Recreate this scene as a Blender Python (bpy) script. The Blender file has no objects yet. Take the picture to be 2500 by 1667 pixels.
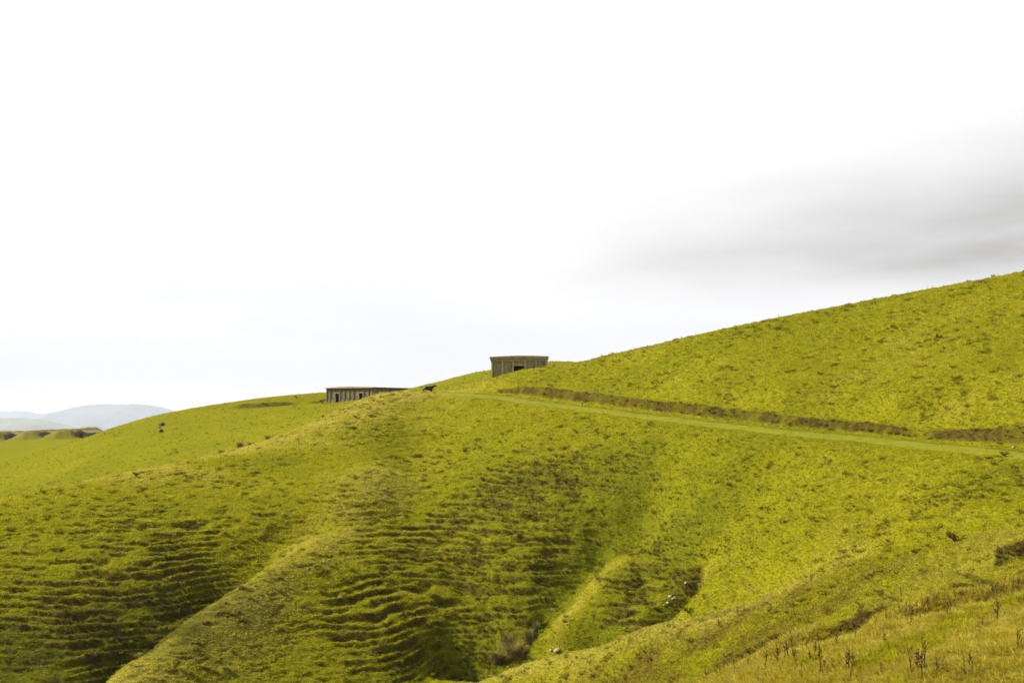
# A green hillside with concrete magazines, cattle and hazy far hills.  Blender 4.5, self-contained.
import bpy
import bmesh
import math
import random
import numpy as np
from mathutils import Vector, Matrix

SC = bpy.context.scene
COL = SC.collection

# ------------------------------------------------------------------ camera
cam_data = bpy.data.cameras.new("camera")
cam_data.lens = 35.0
cam_data.sensor_width = 36.0
cam_data.shift_y = 166.5 / 2500.0
cam_data.clip_start = 0.3
cam_data.clip_end = 40000.0
cam = bpy.data.objects.new("camera", cam_data)
cam.location = (0, 0, 0)
cam.rotation_euler = (math.radians(90), 0, 0)
COL.objects.link(cam)
SC.camera = cam

# ------------------------------------------------------------------ light and exposure
SUN_DIR = Vector((-0.76, 0.15, 0.60)).normalized()      # towards the sun
SUN_ELEV = math.asin(SUN_DIR.z)
SUN_AZ = math.atan2(SUN_DIR.x, SUN_DIR.y)
sun_data = bpy.data.lights.new("sun", 'SUN')
sun_data.energy = 5.0
sun_data.angle = math.radians(2.0)
sun_data.color = (1.0, 0.93, 0.80)
sun = bpy.data.objects.new("sun", sun_data)
sun.rotation_euler = (-SUN_DIR).to_track_quat('-Z', 'Y').to_euler()
sun.location = SUN_DIR * 400
COL.objects.link(sun)

SC.view_settings.view_transform = 'Standard'
SC.view_settings.look = 'None'
SC.view_settings.exposure = 1.58
SC.view_settings.gamma = 1.0
SC.view_settings.use_curve_mapping = False
SC.cycles.max_bounces = 6
SC.cycles.diffuse_bounces = 3
SC.cycles.volume_bounces = 2
SC.cycles.transparent_max_bounces = 8
SC.cycles.use_denoising = True
SC.cycles.denoiser = 'OPENIMAGEDENOISE'
SC.cycles.denoising_input_passes = 'RGB_ALBEDO_NORMAL'
SC.cycles.denoising_prefilter = 'NONE'

world = bpy.data.worlds.new("World")
SC.world = world
world.use_nodes = True


class NT:
    """small helper to write node trees"""

    def __init__(self, tree):
        self.t = tree
        tree.nodes.clear()

    def n(self, kind, ins=None, **props):
        nd = self.t.nodes.new(kind)
        for k, v in props.items():
            setattr(nd, k, v)
        for k, v in (ins or {}).items():
            sock = nd.inputs[k]
            if isinstance(v, bpy.types.NodeSocket):
                self.t.links.new(v, sock)
            else:
                sock.default_value = v
        return nd

    def m(self, op, a, b=None, c=None, clamp=False):
        nd = self.t.nodes.new('ShaderNodeMath')
        nd.operation = op
        nd.use_clamp = clamp
        for i, v in enumerate((a, b, c)):
            if v is None:
                continue
            if isinstance(v, bpy.types.NodeSocket):
                self.t.links.new(v, nd.inputs[i])
            else:
                nd.inputs[i].default_value = v
        return nd.outputs[0]

    def mix(self, f, a, b, blend='MIX'):
        nd = self.t.nodes.new('ShaderNodeMix')
        nd.data_type = 'RGBA'
        nd.blend_type = blend
        for i, v in ((0, f), (6, a), (7, b)):
            if isinstance(v, bpy.types.NodeSocket):
                self.t.links.new(v, nd.inputs[i])
            elif i == 0:
                nd.inputs[i].default_value = v
            else:
                nd.inputs[i].default_value = (*v, 1.0)
        return nd.outputs[2]

    def step(self, a, b, x):
        nd = self.t.nodes.new('ShaderNodeMapRange')
        nd.interpolation_type = 'SMOOTHSTEP'
        nd.inputs[1].default_value = a
        nd.inputs[2].default_value = b
        self.t.links.new(x, nd.inputs[0])
        return nd.outputs[0]

    def noise(self, vec, scale, detail=3.0, rough=0.5):
        nd = self.n('ShaderNodeTexNoise', {'Scale': scale, 'Detail': detail, 'Roughness': rough})
        if vec is not None:
            self.t.links.new(vec, nd.inputs['Vector'])
        return nd.outputs[0]

    def link(self, a, b):
        self.t.links.new(a, b)


# the sky: clear Nishita sky showing through broken cloud overhead, closed bright cloud low down,
# and one long grey bank of cloud to the right
w = NT(world.node_tree)
sky = w.n('ShaderNodeTexSky', sky_type='NISHITA', sun_disc=False, sun_elevation=SUN_ELEV, sun_rotation=SUN_AZ, air_density=1.0, dust_density=2.0)
tc = w.n('ShaderNodeTexCoord')
sep = w.n('ShaderNodeSeparateXYZ', {0: tc.outputs['Generated']})
dx, dy, dz = sep.outputs
az = w.m('MULTIPLY', w.m('ARCTAN2', dx, dy), 57.2958)
el = w.m('MULTIPLY', w.m('ARCSINE', dz), 57.2958)
zc = w.m('ADD', w.m('MAXIMUM', dz, 0.0), 0.16)
plane = w.n('ShaderNodeCombineXYZ', {0: w.m('DIVIDE', dx, zc), 1: w.m('DIVIDE', dy, zc), 2: 0.0}).outputs[0]
n_big = w.noise(plane, 0.55, 5.0, 0.55)
n_soft = w.noise(plane, 1.3, 4.0, 0.5)
angle = w.n('ShaderNodeCombineXYZ', {0: w.m('MULTIPLY', az, 0.045), 1: w.m('MULTIPLY', el, 0.16), 2: 3.7}).outputs[0]
n_ang = w.noise(angle, 1.0, 4.0, 0.5)
# bank of grey cloud
warp = w.m('MULTIPLY', w.m('SUBTRACT', n_ang, 0.5), 3.2)
low_edge = w.m('ADD', w.m('ADD', 6.15, w.m('MULTIPLY', az, 0.012)), w.m('MULTIPLY', warp, 0.30))
e_low = w.m('SUBTRACT', el, low_edge)
up_len = w.m('ADD', 4.6, w.m('MULTIPLY', w.m('MAXIMUM', az, 0.0), 0.10))
rise = w.step(-1.5, 2.3, e_low)
fall = w.m('SUBTRACT', 1.0, w.step(0.12, 1.6, w.m('DIVIDE', w.m('ADD', e_low, warp), up_len)))
along = w.m('MULTIPLY', w.step(-8.0, 28.0, az), w.m('SUBTRACT', 1.0, w.step(55.0, 110.0, az)))
mottle = w.n('ShaderNodeMapRange', {0: w.noise(w.n('ShaderNodeCombineXYZ', {0: w.m('MULTIPLY', az, 0.10), 1: w.m('MULTIPLY', el, 0.42), 2: 9.1}).outputs[0], 1.0, 5.0, 0.55), 1: 0.3, 2: 0.7, 3: 0.62, 4: 1.05}).outputs[0]
bank = w.m('MULTIPLY', w.m('MULTIPLY', w.m('MULTIPLY', rise, fall), along), mottle)
streak = w.m('MULTIPLY', w.m('SUBTRACT', 1.0, w.step(2.0, 19.0, el)), w.step(0.40, 0.66, n_ang))
WHITE = (0.362, 0.362, 0.366)
cloud = w.mix(w.m('MULTIPLY', w.m('SUBTRACT', 1.0, w.step(1.0, 9.0, el)), 0.8), WHITE, (0.296, 0.297, 0.304))
cloud = w.mix(w.m('MULTIPLY', streak, 0.42), cloud, (0.275, 0.277, 0.287))
cloud = w.mix(w.m('MULTIPLY', bank, 0.95), cloud, (0.160, 0.157, 0.151))
grey_over = w.mix(w.m('MULTIPLY', w.step(0.45, 0.75, n_soft), w.step(24.0, 50.0, el)), cloud, (0.28, 0.29, 0.31))
cover = w.m('MAXIMUM', w.m('SUBTRACT', 1.0, w.step(22.0, 60.0, el)), w.step(0.40, 0.56, n_big))
clear = w.n('ShaderNodeVectorMath', {0: sky.outputs[0]}, operation='SCALE')
clear.inputs['Scale'].default_value = 0.075
final = w.mix(cover, clear.outputs[0], grey_over)
bg = w.n('ShaderNodeBackground', {'Color': final, 'Strength': 1.0})
wo = w.n('ShaderNodeOutputWorld')
w.link(bg.outputs[0], wo.inputs[0])


# ------------------------------------------------------------------ terrain
F_PX = 2430.6          # focal length in photo pixels (35 mm lens, 2500 px wide)
HORIZON = 1000.0       # photo row of the eye level


def P(u, v, y):
    """a point of the place seen at photo pixel (u, v) standing y metres away"""
    return ((u - 1250.0) / F_PX * y, y, (HORIZON - v) / F_PX * y)


def uyz(u, y, z):
    return ((u - 1250.0) / F_PX * y, y, z)


TRACK = [  # u, v of the lower edge, distance, v of the upper edge, v of the top of the bank
    (700, 990, 200, 985, 985), (860, 962, 172, 958, 958), (960, 960, 158, 957, 957),
    (1040, 961, 147, 958, 958), (1100, 965, 138, 960, 958), (1165, 969, 132, 962, 957),
    (1230, 976, 128, 968, 948), (1300, 988, 122, 979, 954), (1400, 1001, 116, 990, 965),
    (1500, 1014, 110, 1002, 978), (1600, 1026, 104.5, 1014, 990), (1700, 1039, 99, 1026, 1000),
    (1800, 1050, 94.5, 1037, 1012), (1900, 1062, 90.5, 1046, 1022), (2000, 1073, 87, 1055, 1031),
    (2100, 1083, 83.5, 1062, 1039), (2200, 1092, 80, 1073, 1056), (2300, 1101, 76.5, 1087, 1057),
    (2400, 1110, 73, 1095, 1052), (2500, 1122, 70, 1105, 1056), (2620, 1134, 66, 1117, 1066),
    (2800, 1150, 61, 1133, 1080)]

CTRL = []
# the upper hill: skyline, plateau behind it, and its face
for u, v, y in [(1335, 897, 147), (1400, 886, 146), (1488, 865, 141), (1594, 843, 136), (1690, 821, 132),
                (1903, 775, 127), (2060, 745, 125), (2216, 715, 123), (2360, 688, 121), (2500, 662, 119), (2700, 626, 116)]:
    CTRL.append(P(u, v + 2.5, y))
    if u > 1480:
        x, yy, z = P(u, v, y)
        CTRL.append(uyz(u, y + 16, z - 0.9))
        CTRL.append(uyz(u, y + 40, z - 1.2))
for u, v, y in [(2000, 890, 108), (2400, 853, 96), (2200, 880, 102), (1700, 912, 115), (1500, 924, 127), (1350, 926, 137),
                (1600, 920, 120), (1850, 900, 111), (2600, 850, 90), (2500, 960, 83), (2200, 980, 90), (1900, 965, 100)]:
    CTRL.append(P(u, v, y))
# track edges and bank tops
for u, v, y, vu, vb in TRACK:
    if u >= 1040:
        CTRL.append(P(u, v, y))
        if u >= 1230:
            CTRL.append(P(u, vb, y + 9.5 if u < 1400 else y + 8.0))
# mound in front of the upper magazine
for u, v, y in [(1110, 948, 146), (1150, 938, 143.5), (1200, 928.5, 143), (1230, 915.5, 144.2), (1270, 904.5, 145.2), (1170, 950, 139.5), (1300, 940, 136)]:
    CTRL.append(P(u, v, y))
for x, y, z in [uyz(1200, 149, 4.0), uyz(1267, 152, 4.1), uyz(1335, 152, 5.2), uyz(1267, 165, 4.6), uyz(1335, 168, 6.5), uyz(1200, 165, 4.2), uyz(1150, 155, 3.2)]:
    CTRL.append((x, y, z))
# crest of the main hill and the hollow where the cow stands
for u, v, y in [(1000, 958, 146), (1045, 960, 147), (930, 961, 138), (870, 986, 132.5), (800, 1021, 128.5), (710, 1056, 124), (620, 1087, 120),
                (510, 1113, 116), (400, 1137, 112), (300, 1156, 108.5), (200, 1178, 105), (100, 1202, 101.5), (0, 1227, 98), (-150, 1262, 93)]:
    CTRL.append(P(u, v + (5 if u < 750 else 3 if u < 900 else 1), y))
for x, y, z in [uyz(1045, 160, 2.48), uyz(1000, 163, 2.35), uyz(930, 160, 1.2), uyz(870, 152, -0.8), uyz(800, 148, -3.2), uyz(800, 175, -3.6),
                uyz(870, 180, -0.6), uyz(710, 145, -6.0), uyz(620, 142, -8.0), uyz(620, 170, -8.8), uyz(400, 136, -11.5), uyz(400, 168, -14.0),
                uyz(200, 130, -13.6), uyz(200, 165, -18.0), uyz(0, 124, -15.5), uyz(0, 165, -21.0), uyz(-150, 120, -17), uyz(-150, 165, -23)]:
    CTRL.append((x, y, z))
# face of the main hill
for u, y, z in [(1000, 130, -0.4), (1000, 120, -3.9), (1000, 110, -7.3), (1000, 100, -10.7), (1000, 90, -13.9), (1000, 80, -17.5), (1000, 74, -19.8),
                (1150, 120, -2.1), (1150, 108, -6.4), (1150, 97, -10.9), (1150, 88, -15.2),
                (1300, 114, -1.9), (1300, 105, -5.6), (1300, 95, -10.2), (1300, 88, -14.0), (1300, 83, -17.2),
                (1500, 104, -2.9), (1500, 98, -5.8), (1500, 93, -9.1),
                (1700, 93, -4.3), (1700, 88, -7.5), (1700, 85, -9.9), (2000, 82, -5.0), (2000, 77, -7.3), (2000, 71, -9.6),
                (1850, 85, -7.0), (1850, 78, -10.2), (1800, 75, -12.3), (2150, 73, -6.9), (2300, 71, -4.9), (2300, 66, -6.7), (2500, 65, -5.2), (2500, 60, -6.6),
                (900, 124, -1.4), (900, 112, -5.6)]:
    CTRL.append(uyz(u, y, z))
for u, v, y in [(400, 1400, 85), (400, 1300, 92), (400, 1210, 102), (200, 1250, 96), (200, 1350, 88), (200, 1450, 82), (200, 1550, 77), (200, 1650, 73),
                (0, 1300, 91), (0, 1400, 84), (0, 1500, 79), (0, 1600, 75), (0, 1667, 72.5), (600, 1150, 110), (600, 1220, 102), (600, 1300, 94),
                (800, 1080, 118), (800, 1150, 108), (740, 1240, 99), (-150, 1350, 86), (-150, 1667, 71)]:
    CTRL.append(P(u, v, y))
# middle spur: crest, hollow behind it, right-hand face
for (u, v, y), (yt, zt) in [((260, 1666, 64), (71, -20.5)), ((319, 1616, 67), (74, -19.3)), ((425, 1541, 72), (78, -17.85)), ((500, 1483, 76), (81.5, -16.6)),
                            ((574, 1435, 80), (85, -15.35)), ((638, 1393, 83.5), (88, -14.3)), ((680, 1361, 86.5), (90.5, -13.6)), ((744, 1318, 91), None or (95, -12.2))]:
    CTRL.append(P(u, v, y))
    CTRL.append(uyz(u, yt, zt))
for u, v, y in [(850, 1240, 98), (940, 1150, 107)]:
    CTRL.append(P(u, v, y))
for u, y, z in [(700, 82, -14.8), (700, 76, -17.0), (700, 70, -19.1), (850, 90, -13.0), (850, 82, -15.9), (850, 75, -18.4), (850, 71, -19.9),
                (500, 71, -16.9), (500, 66.5, -18.4), (300, 61, -18.5), (350, 55, -20), (600, 60, -21), (1000, 66, -22.5), (100, 64, -22.5), (-200, 62, -22.5)]:
    CTRL.append(uyz(u, y, z))
# small spur between the two right-hand gullies
for u, v, y in [(1340, 1548, 78), (1400, 1476, 81.5), (1450, 1412, 85), (1510, 1360, 88), (1560, 1320, 90.5), (1520, 1480, 80), (1480, 1530, 77.5), (1600, 1410, 83),
                (1760, 1380, 79), (1725, 1440, 75.5), (1685, 1490, 73)]:
    CTRL.append(P(u, v, y))
GULLY_LEFT = [uyz(720, 94, 0), uyz(640, 88.5, 0), uyz(560, 84.5, 0), uyz(470, 80, 0), uyz(390, 77, 0), uyz(320, 74.5, 0), uyz(250, 71, 0), uyz(150, 66, 0)]
GULLY_MID = [uyz(1520, 96, 0), uyz(1480, 92, 0), uyz(1410, 87.5, 0), uyz(1340, 83, 0), uyz(1270, 79.3, 0), uyz(1180, 79.8, 0), uyz(1100, 79, 0), uyz(1040, 76, 0), uyz(980, 71, 0)]
GULLY_RIGHT = [uyz(1725, 84, 0), uyz(1700, 80.5, 0), uyz(1665, 78, 0), uyz(1620, 76, 0), uyz(1560, 75, 0), uyz(1450, 76.5, 0), uyz(1340, 78, 0)]
for u, y, z in [(1480, 91.5, -12.3), (1410, 87, -15.4), (1340, 83, -17.6), (1270, 80, -19.3),
                (1712, 82.5, -11.9), (1670, 79, -13.9), (1625, 76.3, -15.5)]:
    CTRL.append(uyz(u, y, z))
# front spur: crest, hollow behind it, face, bench with the thistles
for (u, v, y), (yt, zt) in [((1127, 1666, 75), (80, -20.3)), ((1270, 1622, 72.5), (78, -20.2)), ((1382, 1594, 70.5), (76, -19.2)), ((1573, 1531, 67), (73.5, -16.9)),
                            ((1701, 1509, 65), (71, -15.4)), ((1860, 1462, 63), (69, -13.6)), ((1966, 1414, 62), (67, -11.7)), ((2083, 1371, 60.5), (65, -10.1)),
                            ((2232, 1334, 58), (62, -8.7)), ((2360, 1310, 55.5), (59, -7.6)), ((2500, 1288, 53), (56.5, -6.75)), ((2700, 1262, 49), (52, -5.6))]:
    CTRL.append(P(u, v, y))
    CTRL.append(uyz(u, yt, zt - 0.45))
for u, y, z in [(1400, 66.5, -18.3), (1400, 60, -20.0), (1600, 62.5, -15.4), (1600, 58.5, -16.2), (1600, 50, -17.5), (1750, 58, -14.2), (1750, 52.5, -14.5), (1900, 58, -11.9), (1900, 54, -12.2),
                (1900, 50, -12.4), (1900, 46, -12.7), (2232, 54, -8.9), (2232, 51, -9.6), (2232, 49, -9.95), (2232, 43, -10.3), (2232, 38.5, -10.65),
                (2050, 55, -10.9), (2050, 50, -11.3), (2050, 44, -11.7), (2500, 50.5, -7.3), (2500, 48.6, -8.0), (2500, 46.5, -8.4), (2500, 41, -9.15), (2500, 35.5, -9.8),
                (2700, 45, -7.2), (2700, 36, -8.8), (1250, 60, -22), (1250, 66, -21.6), (1750, 44, -15.2), (1100, 66, -22.8)]:
    CTRL.append(uyz(u, y, z))
# the ground in front of the frame and under the camera
CTRL += [(18, 24, -9.0), (0, 26, -12.0), (-20, 40, -19.5), (-10, 12, -6.5), (12, 12, -5.5), (0, 4, -2.6), (0, 0, -1.66), (0, -8, 0.4), (-40, 20, -15),
         (40, 15, -6), (30, 30, -9.4), (-15, 55, -22.0), (8, 40, -17), (10, 30, -13)]
# back hill: skyline and the fall behind it
for u, v, y in [(360, 1022, 258), (430, 1004, 265), (500, 991, 272), (570, 981, 280), (640, 971, 288), (720, 963, 296), (795, 957.5, 302), (900, 955, 302), (1010, 951, 288),
                (1060, 936, 279), (1100, 926.5, 272), (1200, 906, 258), (1270, 893, 245), (1340, 883.5, 230)]:
    CTRL.append(P(u, v, y))
    x, yy, z = P(u, v, y)
    CTRL.append(uyz(u, y + 45, z - (5.0 if u > 480 else 9)))
CTRL += [uyz(1480, 195, 9.2), uyz(1480, 215, 8.0), uyz(1560, 205, 7.5)]
for u, v, y in [(786, 985, 270), (797, 985, 277), (860, 979, 272), (910, 973, 268), (960, 968, 262), (700, 985, 264), (620, 995, 256), (700, 1010, 238), (800, 1001, 236), (850, 988, 240),
                (600, 1040, 232), (500, 1022, 248), (395, 1056, 240), (310, 1046, 252), (253, 1059, 252), (200, 1072, 266), (150, 1082, 290), (100, 1106, 262),
                (0, 1127, 285), (0, 1162, 243), (100, 1150, 235), (200, 1141, 222), (400, 1105, 214), (530, 1092, 207), (650, 1062, 205), (710, 1046, 207), (760, 1028, 207),
                (200, 1172, 209), (0, 1218, 206), (300, 1140, 212), (800, 1015, 205), (870, 983, 214), (1110, 948, 180), (1060, 958, 176), (1110, 938, 225), (1200, 925, 200), (1000, 956, 235), (930, 972, 225)]:
    CTRL.append(P(u, v, y))
# plain of the far magazines
for u, v, y in [(0, 1100, 345), (0, 1086, 410), (150, 1080, 385), (27, 1075.5, 453), (112, 1072, 456), (198, 1070, 460), (260, 1066, 500), (60, 1074, 485), (160, 1070, 490), (330, 1070, 440), (-150, 1080, 430), (-150, 1110, 330), (-150, 1200, 220)]:
    CTRL.append(P(u, v, y))
CTRL += [(-240, 540, -19), (-330, 520, -18), (-120, 520, -22), (-220, 620, -40), (-100, 620, -45), (-400, 620, -40), (50, 560, -30), (200, 560, -20),
         (-95, 100, -15), (-150, 150, -22), (-110, 60, -20), (-260, 250, -20), (-380, 430, -15), (-160, 0, -12), (-60, -20, -4), (60, -20, 0),
         (100, 120, 22), (100, 70, 6), (150, 150, 29), (110, 35, -3), (60, 15, -7), (160, 0, -4), (190, 250, 25), (70, 200, 16), (20, 350, 3), (120, 350, 12), (350, 300, 25), (350, 100, 30), (-300, 100, -22), (380, 580, -15), (-400, 300, -22)]
CTRL = np.array(CTRL, dtype=np.float64)


def tps_fit(c, lam=0.02):
    n = len(c)
    s = 100.0
    q = c[:, :2] / s
    d2 = ((q[:, None] - q[None]) ** 2).sum(-1)
    k = 0.5 * d2 * np.log(d2 + 1e-12)
    k[np.arange(n), np.arange(n)] += lam * 1e-3
    p = np.c_[np.ones(n), q]
    a = np.block([[k, p], [p.T, np.zeros((3, 3))]])
    w = np.linalg.solve(a, np.r_[c[:, 2], 0, 0, 0])
    return q, w, s


def tps_eval(fit, x, y):
    q, w, s = fit
    sh = x.shape
    x = x.ravel() / s
    y = y.ravel() / s
    out = np.empty(len(x))
    n = len(q)
    for i in range(0, len(x), 60000):
        xs, ys = x[i:i + 60000, None].astype(np.float32), y[i:i + 60000, None].astype(np.float32)
        d2 = (xs - q[None, :, 0].astype(np.float32)) ** 2 + (ys - q[None, :, 1].astype(np.float32)) ** 2
        k = 0.5 * d2 * np.log(d2 + 1e-12)
        out[i:i + 60000] = k.astype(np.float64) @ w[:n] + w[n] + w[n + 1] * xs[:, 0] + w[n + 2] * ys[:, 0]
    return out.reshape(sh)


GX0, GX1, GY0, GY1, GS = -420.0, 420.0, -40.0, 660.0, 1.4
_gx = np.arange(GX0, GX1 + GS, GS)
_gy = np.arange(GY0, GY1 + GS, GS)
_fit = tps_fit(CTRL)
GRID = tps_eval(_fit, *np.meshgrid(_gx, _gy))


def cubic(t):
    return ((-0.5 * t ** 3 + t ** 2 - 0.5 * t), (1.5 * t ** 3 - 2.5 * t ** 2 + 1), (-1.5 * t ** 3 + 2 * t ** 2 + 0.5 * t), (0.5 * t ** 3 - 0.5 * t ** 2))


def sample_grid(x, y):
    fx = np.clip((x - GX0) / GS, 1.001, GRID.shape[1] - 3.001)
    fy = np.clip((y - GY0) / GS, 1.001, GRID.shape[0] - 3.001)
    ix, iy = fx.astype(int), fy.astype(int)
    wx, wy = cubic(fx - ix), cubic(fy - iy)
    out = 0
    for j in range(4):
        row = 0
        for i in range(4):
            row = row + wx[i] * GRID[iy + j - 1, ix + i - 1]
        out = out + wy[j] * row
    return out


_rs = np.random.RandomState(7)
_PERM = _rs.permutation(4096).astype(np.int64)
_GA = _rs.rand(4096) * 2 * np.pi
_GCX, _GCY = np.cos(_GA), np.sin(_GA)


def noise(x, y, seed=0):
    """gradient noise in about -1..1"""
    xi, yi = np.floor(x).astype(np.int64), np.floor(y).astype(np.int64)
    fx, fy = x - xi, y - yi
    ux, uy = fx * fx * fx * (fx * (fx * 6 - 15) + 10), fy * fy * fy * (fy * (fy * 6 - 15) + 10)

    def g(dx, dy):
        h = _PERM[(xi + dx + _PERM[(yi + dy + seed * 131) & 4095]) & 4095]
        return _GCX[h] * (fx - dx) + _GCY[h] * (fy - dy)
    a = g(0, 0) + ux * (g(1, 0) - g(0, 0))
    b = g(0, 1) + ux * (g(1, 1) - g(0, 1))
    return (a + uy * (b - a)) * 1.5


def sstep(a, b, t):
    t = np.clip((t - a) / (b - a), 0, 1)
    return t * t * (3 - 2 * t)


def line_dist(px, py, pts, vals=None):
    """distance to a polyline, signed + on the right of its direction; with interpolated values"""
    best = np.full(px.shape, 1e9)
    sd = np.zeros(px.shape)
    out = [np.zeros(px.shape) for _ in (vals[0] if vals is not None else ())]
    for i in range(len(pts) - 1):
        ax, ay = pts[i][:2]
        bx, by = pts[i + 1][:2]
        dx, dy = bx - ax, by - ay
        ll = dx * dx + dy * dy
        t = np.clip(((px - ax) * dx + (py - ay) * dy) / ll, 0, 1)
        ex, ey = px - ax - t * dx, py - ay - t * dy
        d = np.hypot(ex, ey)
        m = d < best
        best = np.where(m, d, best)
        sd = np.where(m, np.sign(ex * dy - ey * dx) * d, sd)
        for k in range(len(out)):
            out[k] = np.where(m, vals[i][k] + t * (vals[i + 1][k] - vals[i][k]), out[k])
    return best, sd, out


# centre line of the track in the place, running from far left to near right
_tp, _tv = [], []
for u, v, y, vu, vb in TRACK:
    a = P(u, v, y)
    yb = y + (7.0 if u >= 1400 else 8.0)
    b = P(u, vu, yb)
    hb = max(0.0, P(u, vb, yb + 1.2)[2] - b[2])
    _tp.append(((a[0] + b[0]) / 2, (a[1] + b[1]) / 2))
    _tv.append(((a[2] + b[2]) / 2, hb, u))
TRACK_PTS, TRACK_VALS = _tp, _tv

MOUNDS = [  # ridge lines of the earth banks by the far magazines: (x, y, height)
    [(-262, 452, 3.8), (-240, 455, 4.2), (-238, 496, 4.5)],
    [(-226.5, 446, 0.1), (-221.8, 456, 4.1), (-221.5, 494, 4.7)],
    [(-213.0, 448, 0.1), (-208.0, 459, 4.1), (-207.0, 494, 4.7)]]
BUNKERS = [(27, 455, 6.5, -14.0), (112, 458, 6.0, -13.5), (198, 462, 5.6, -13.15)]    # u of the front, distance, width, floor


def blob(x, y, u, yy, rx, ry):
    cx = (u - 1250.0) / F_PX * yy
    return np.exp(-((x - cx) / rx) ** 2 - ((y - yy) / ry) ** 2)


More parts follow.
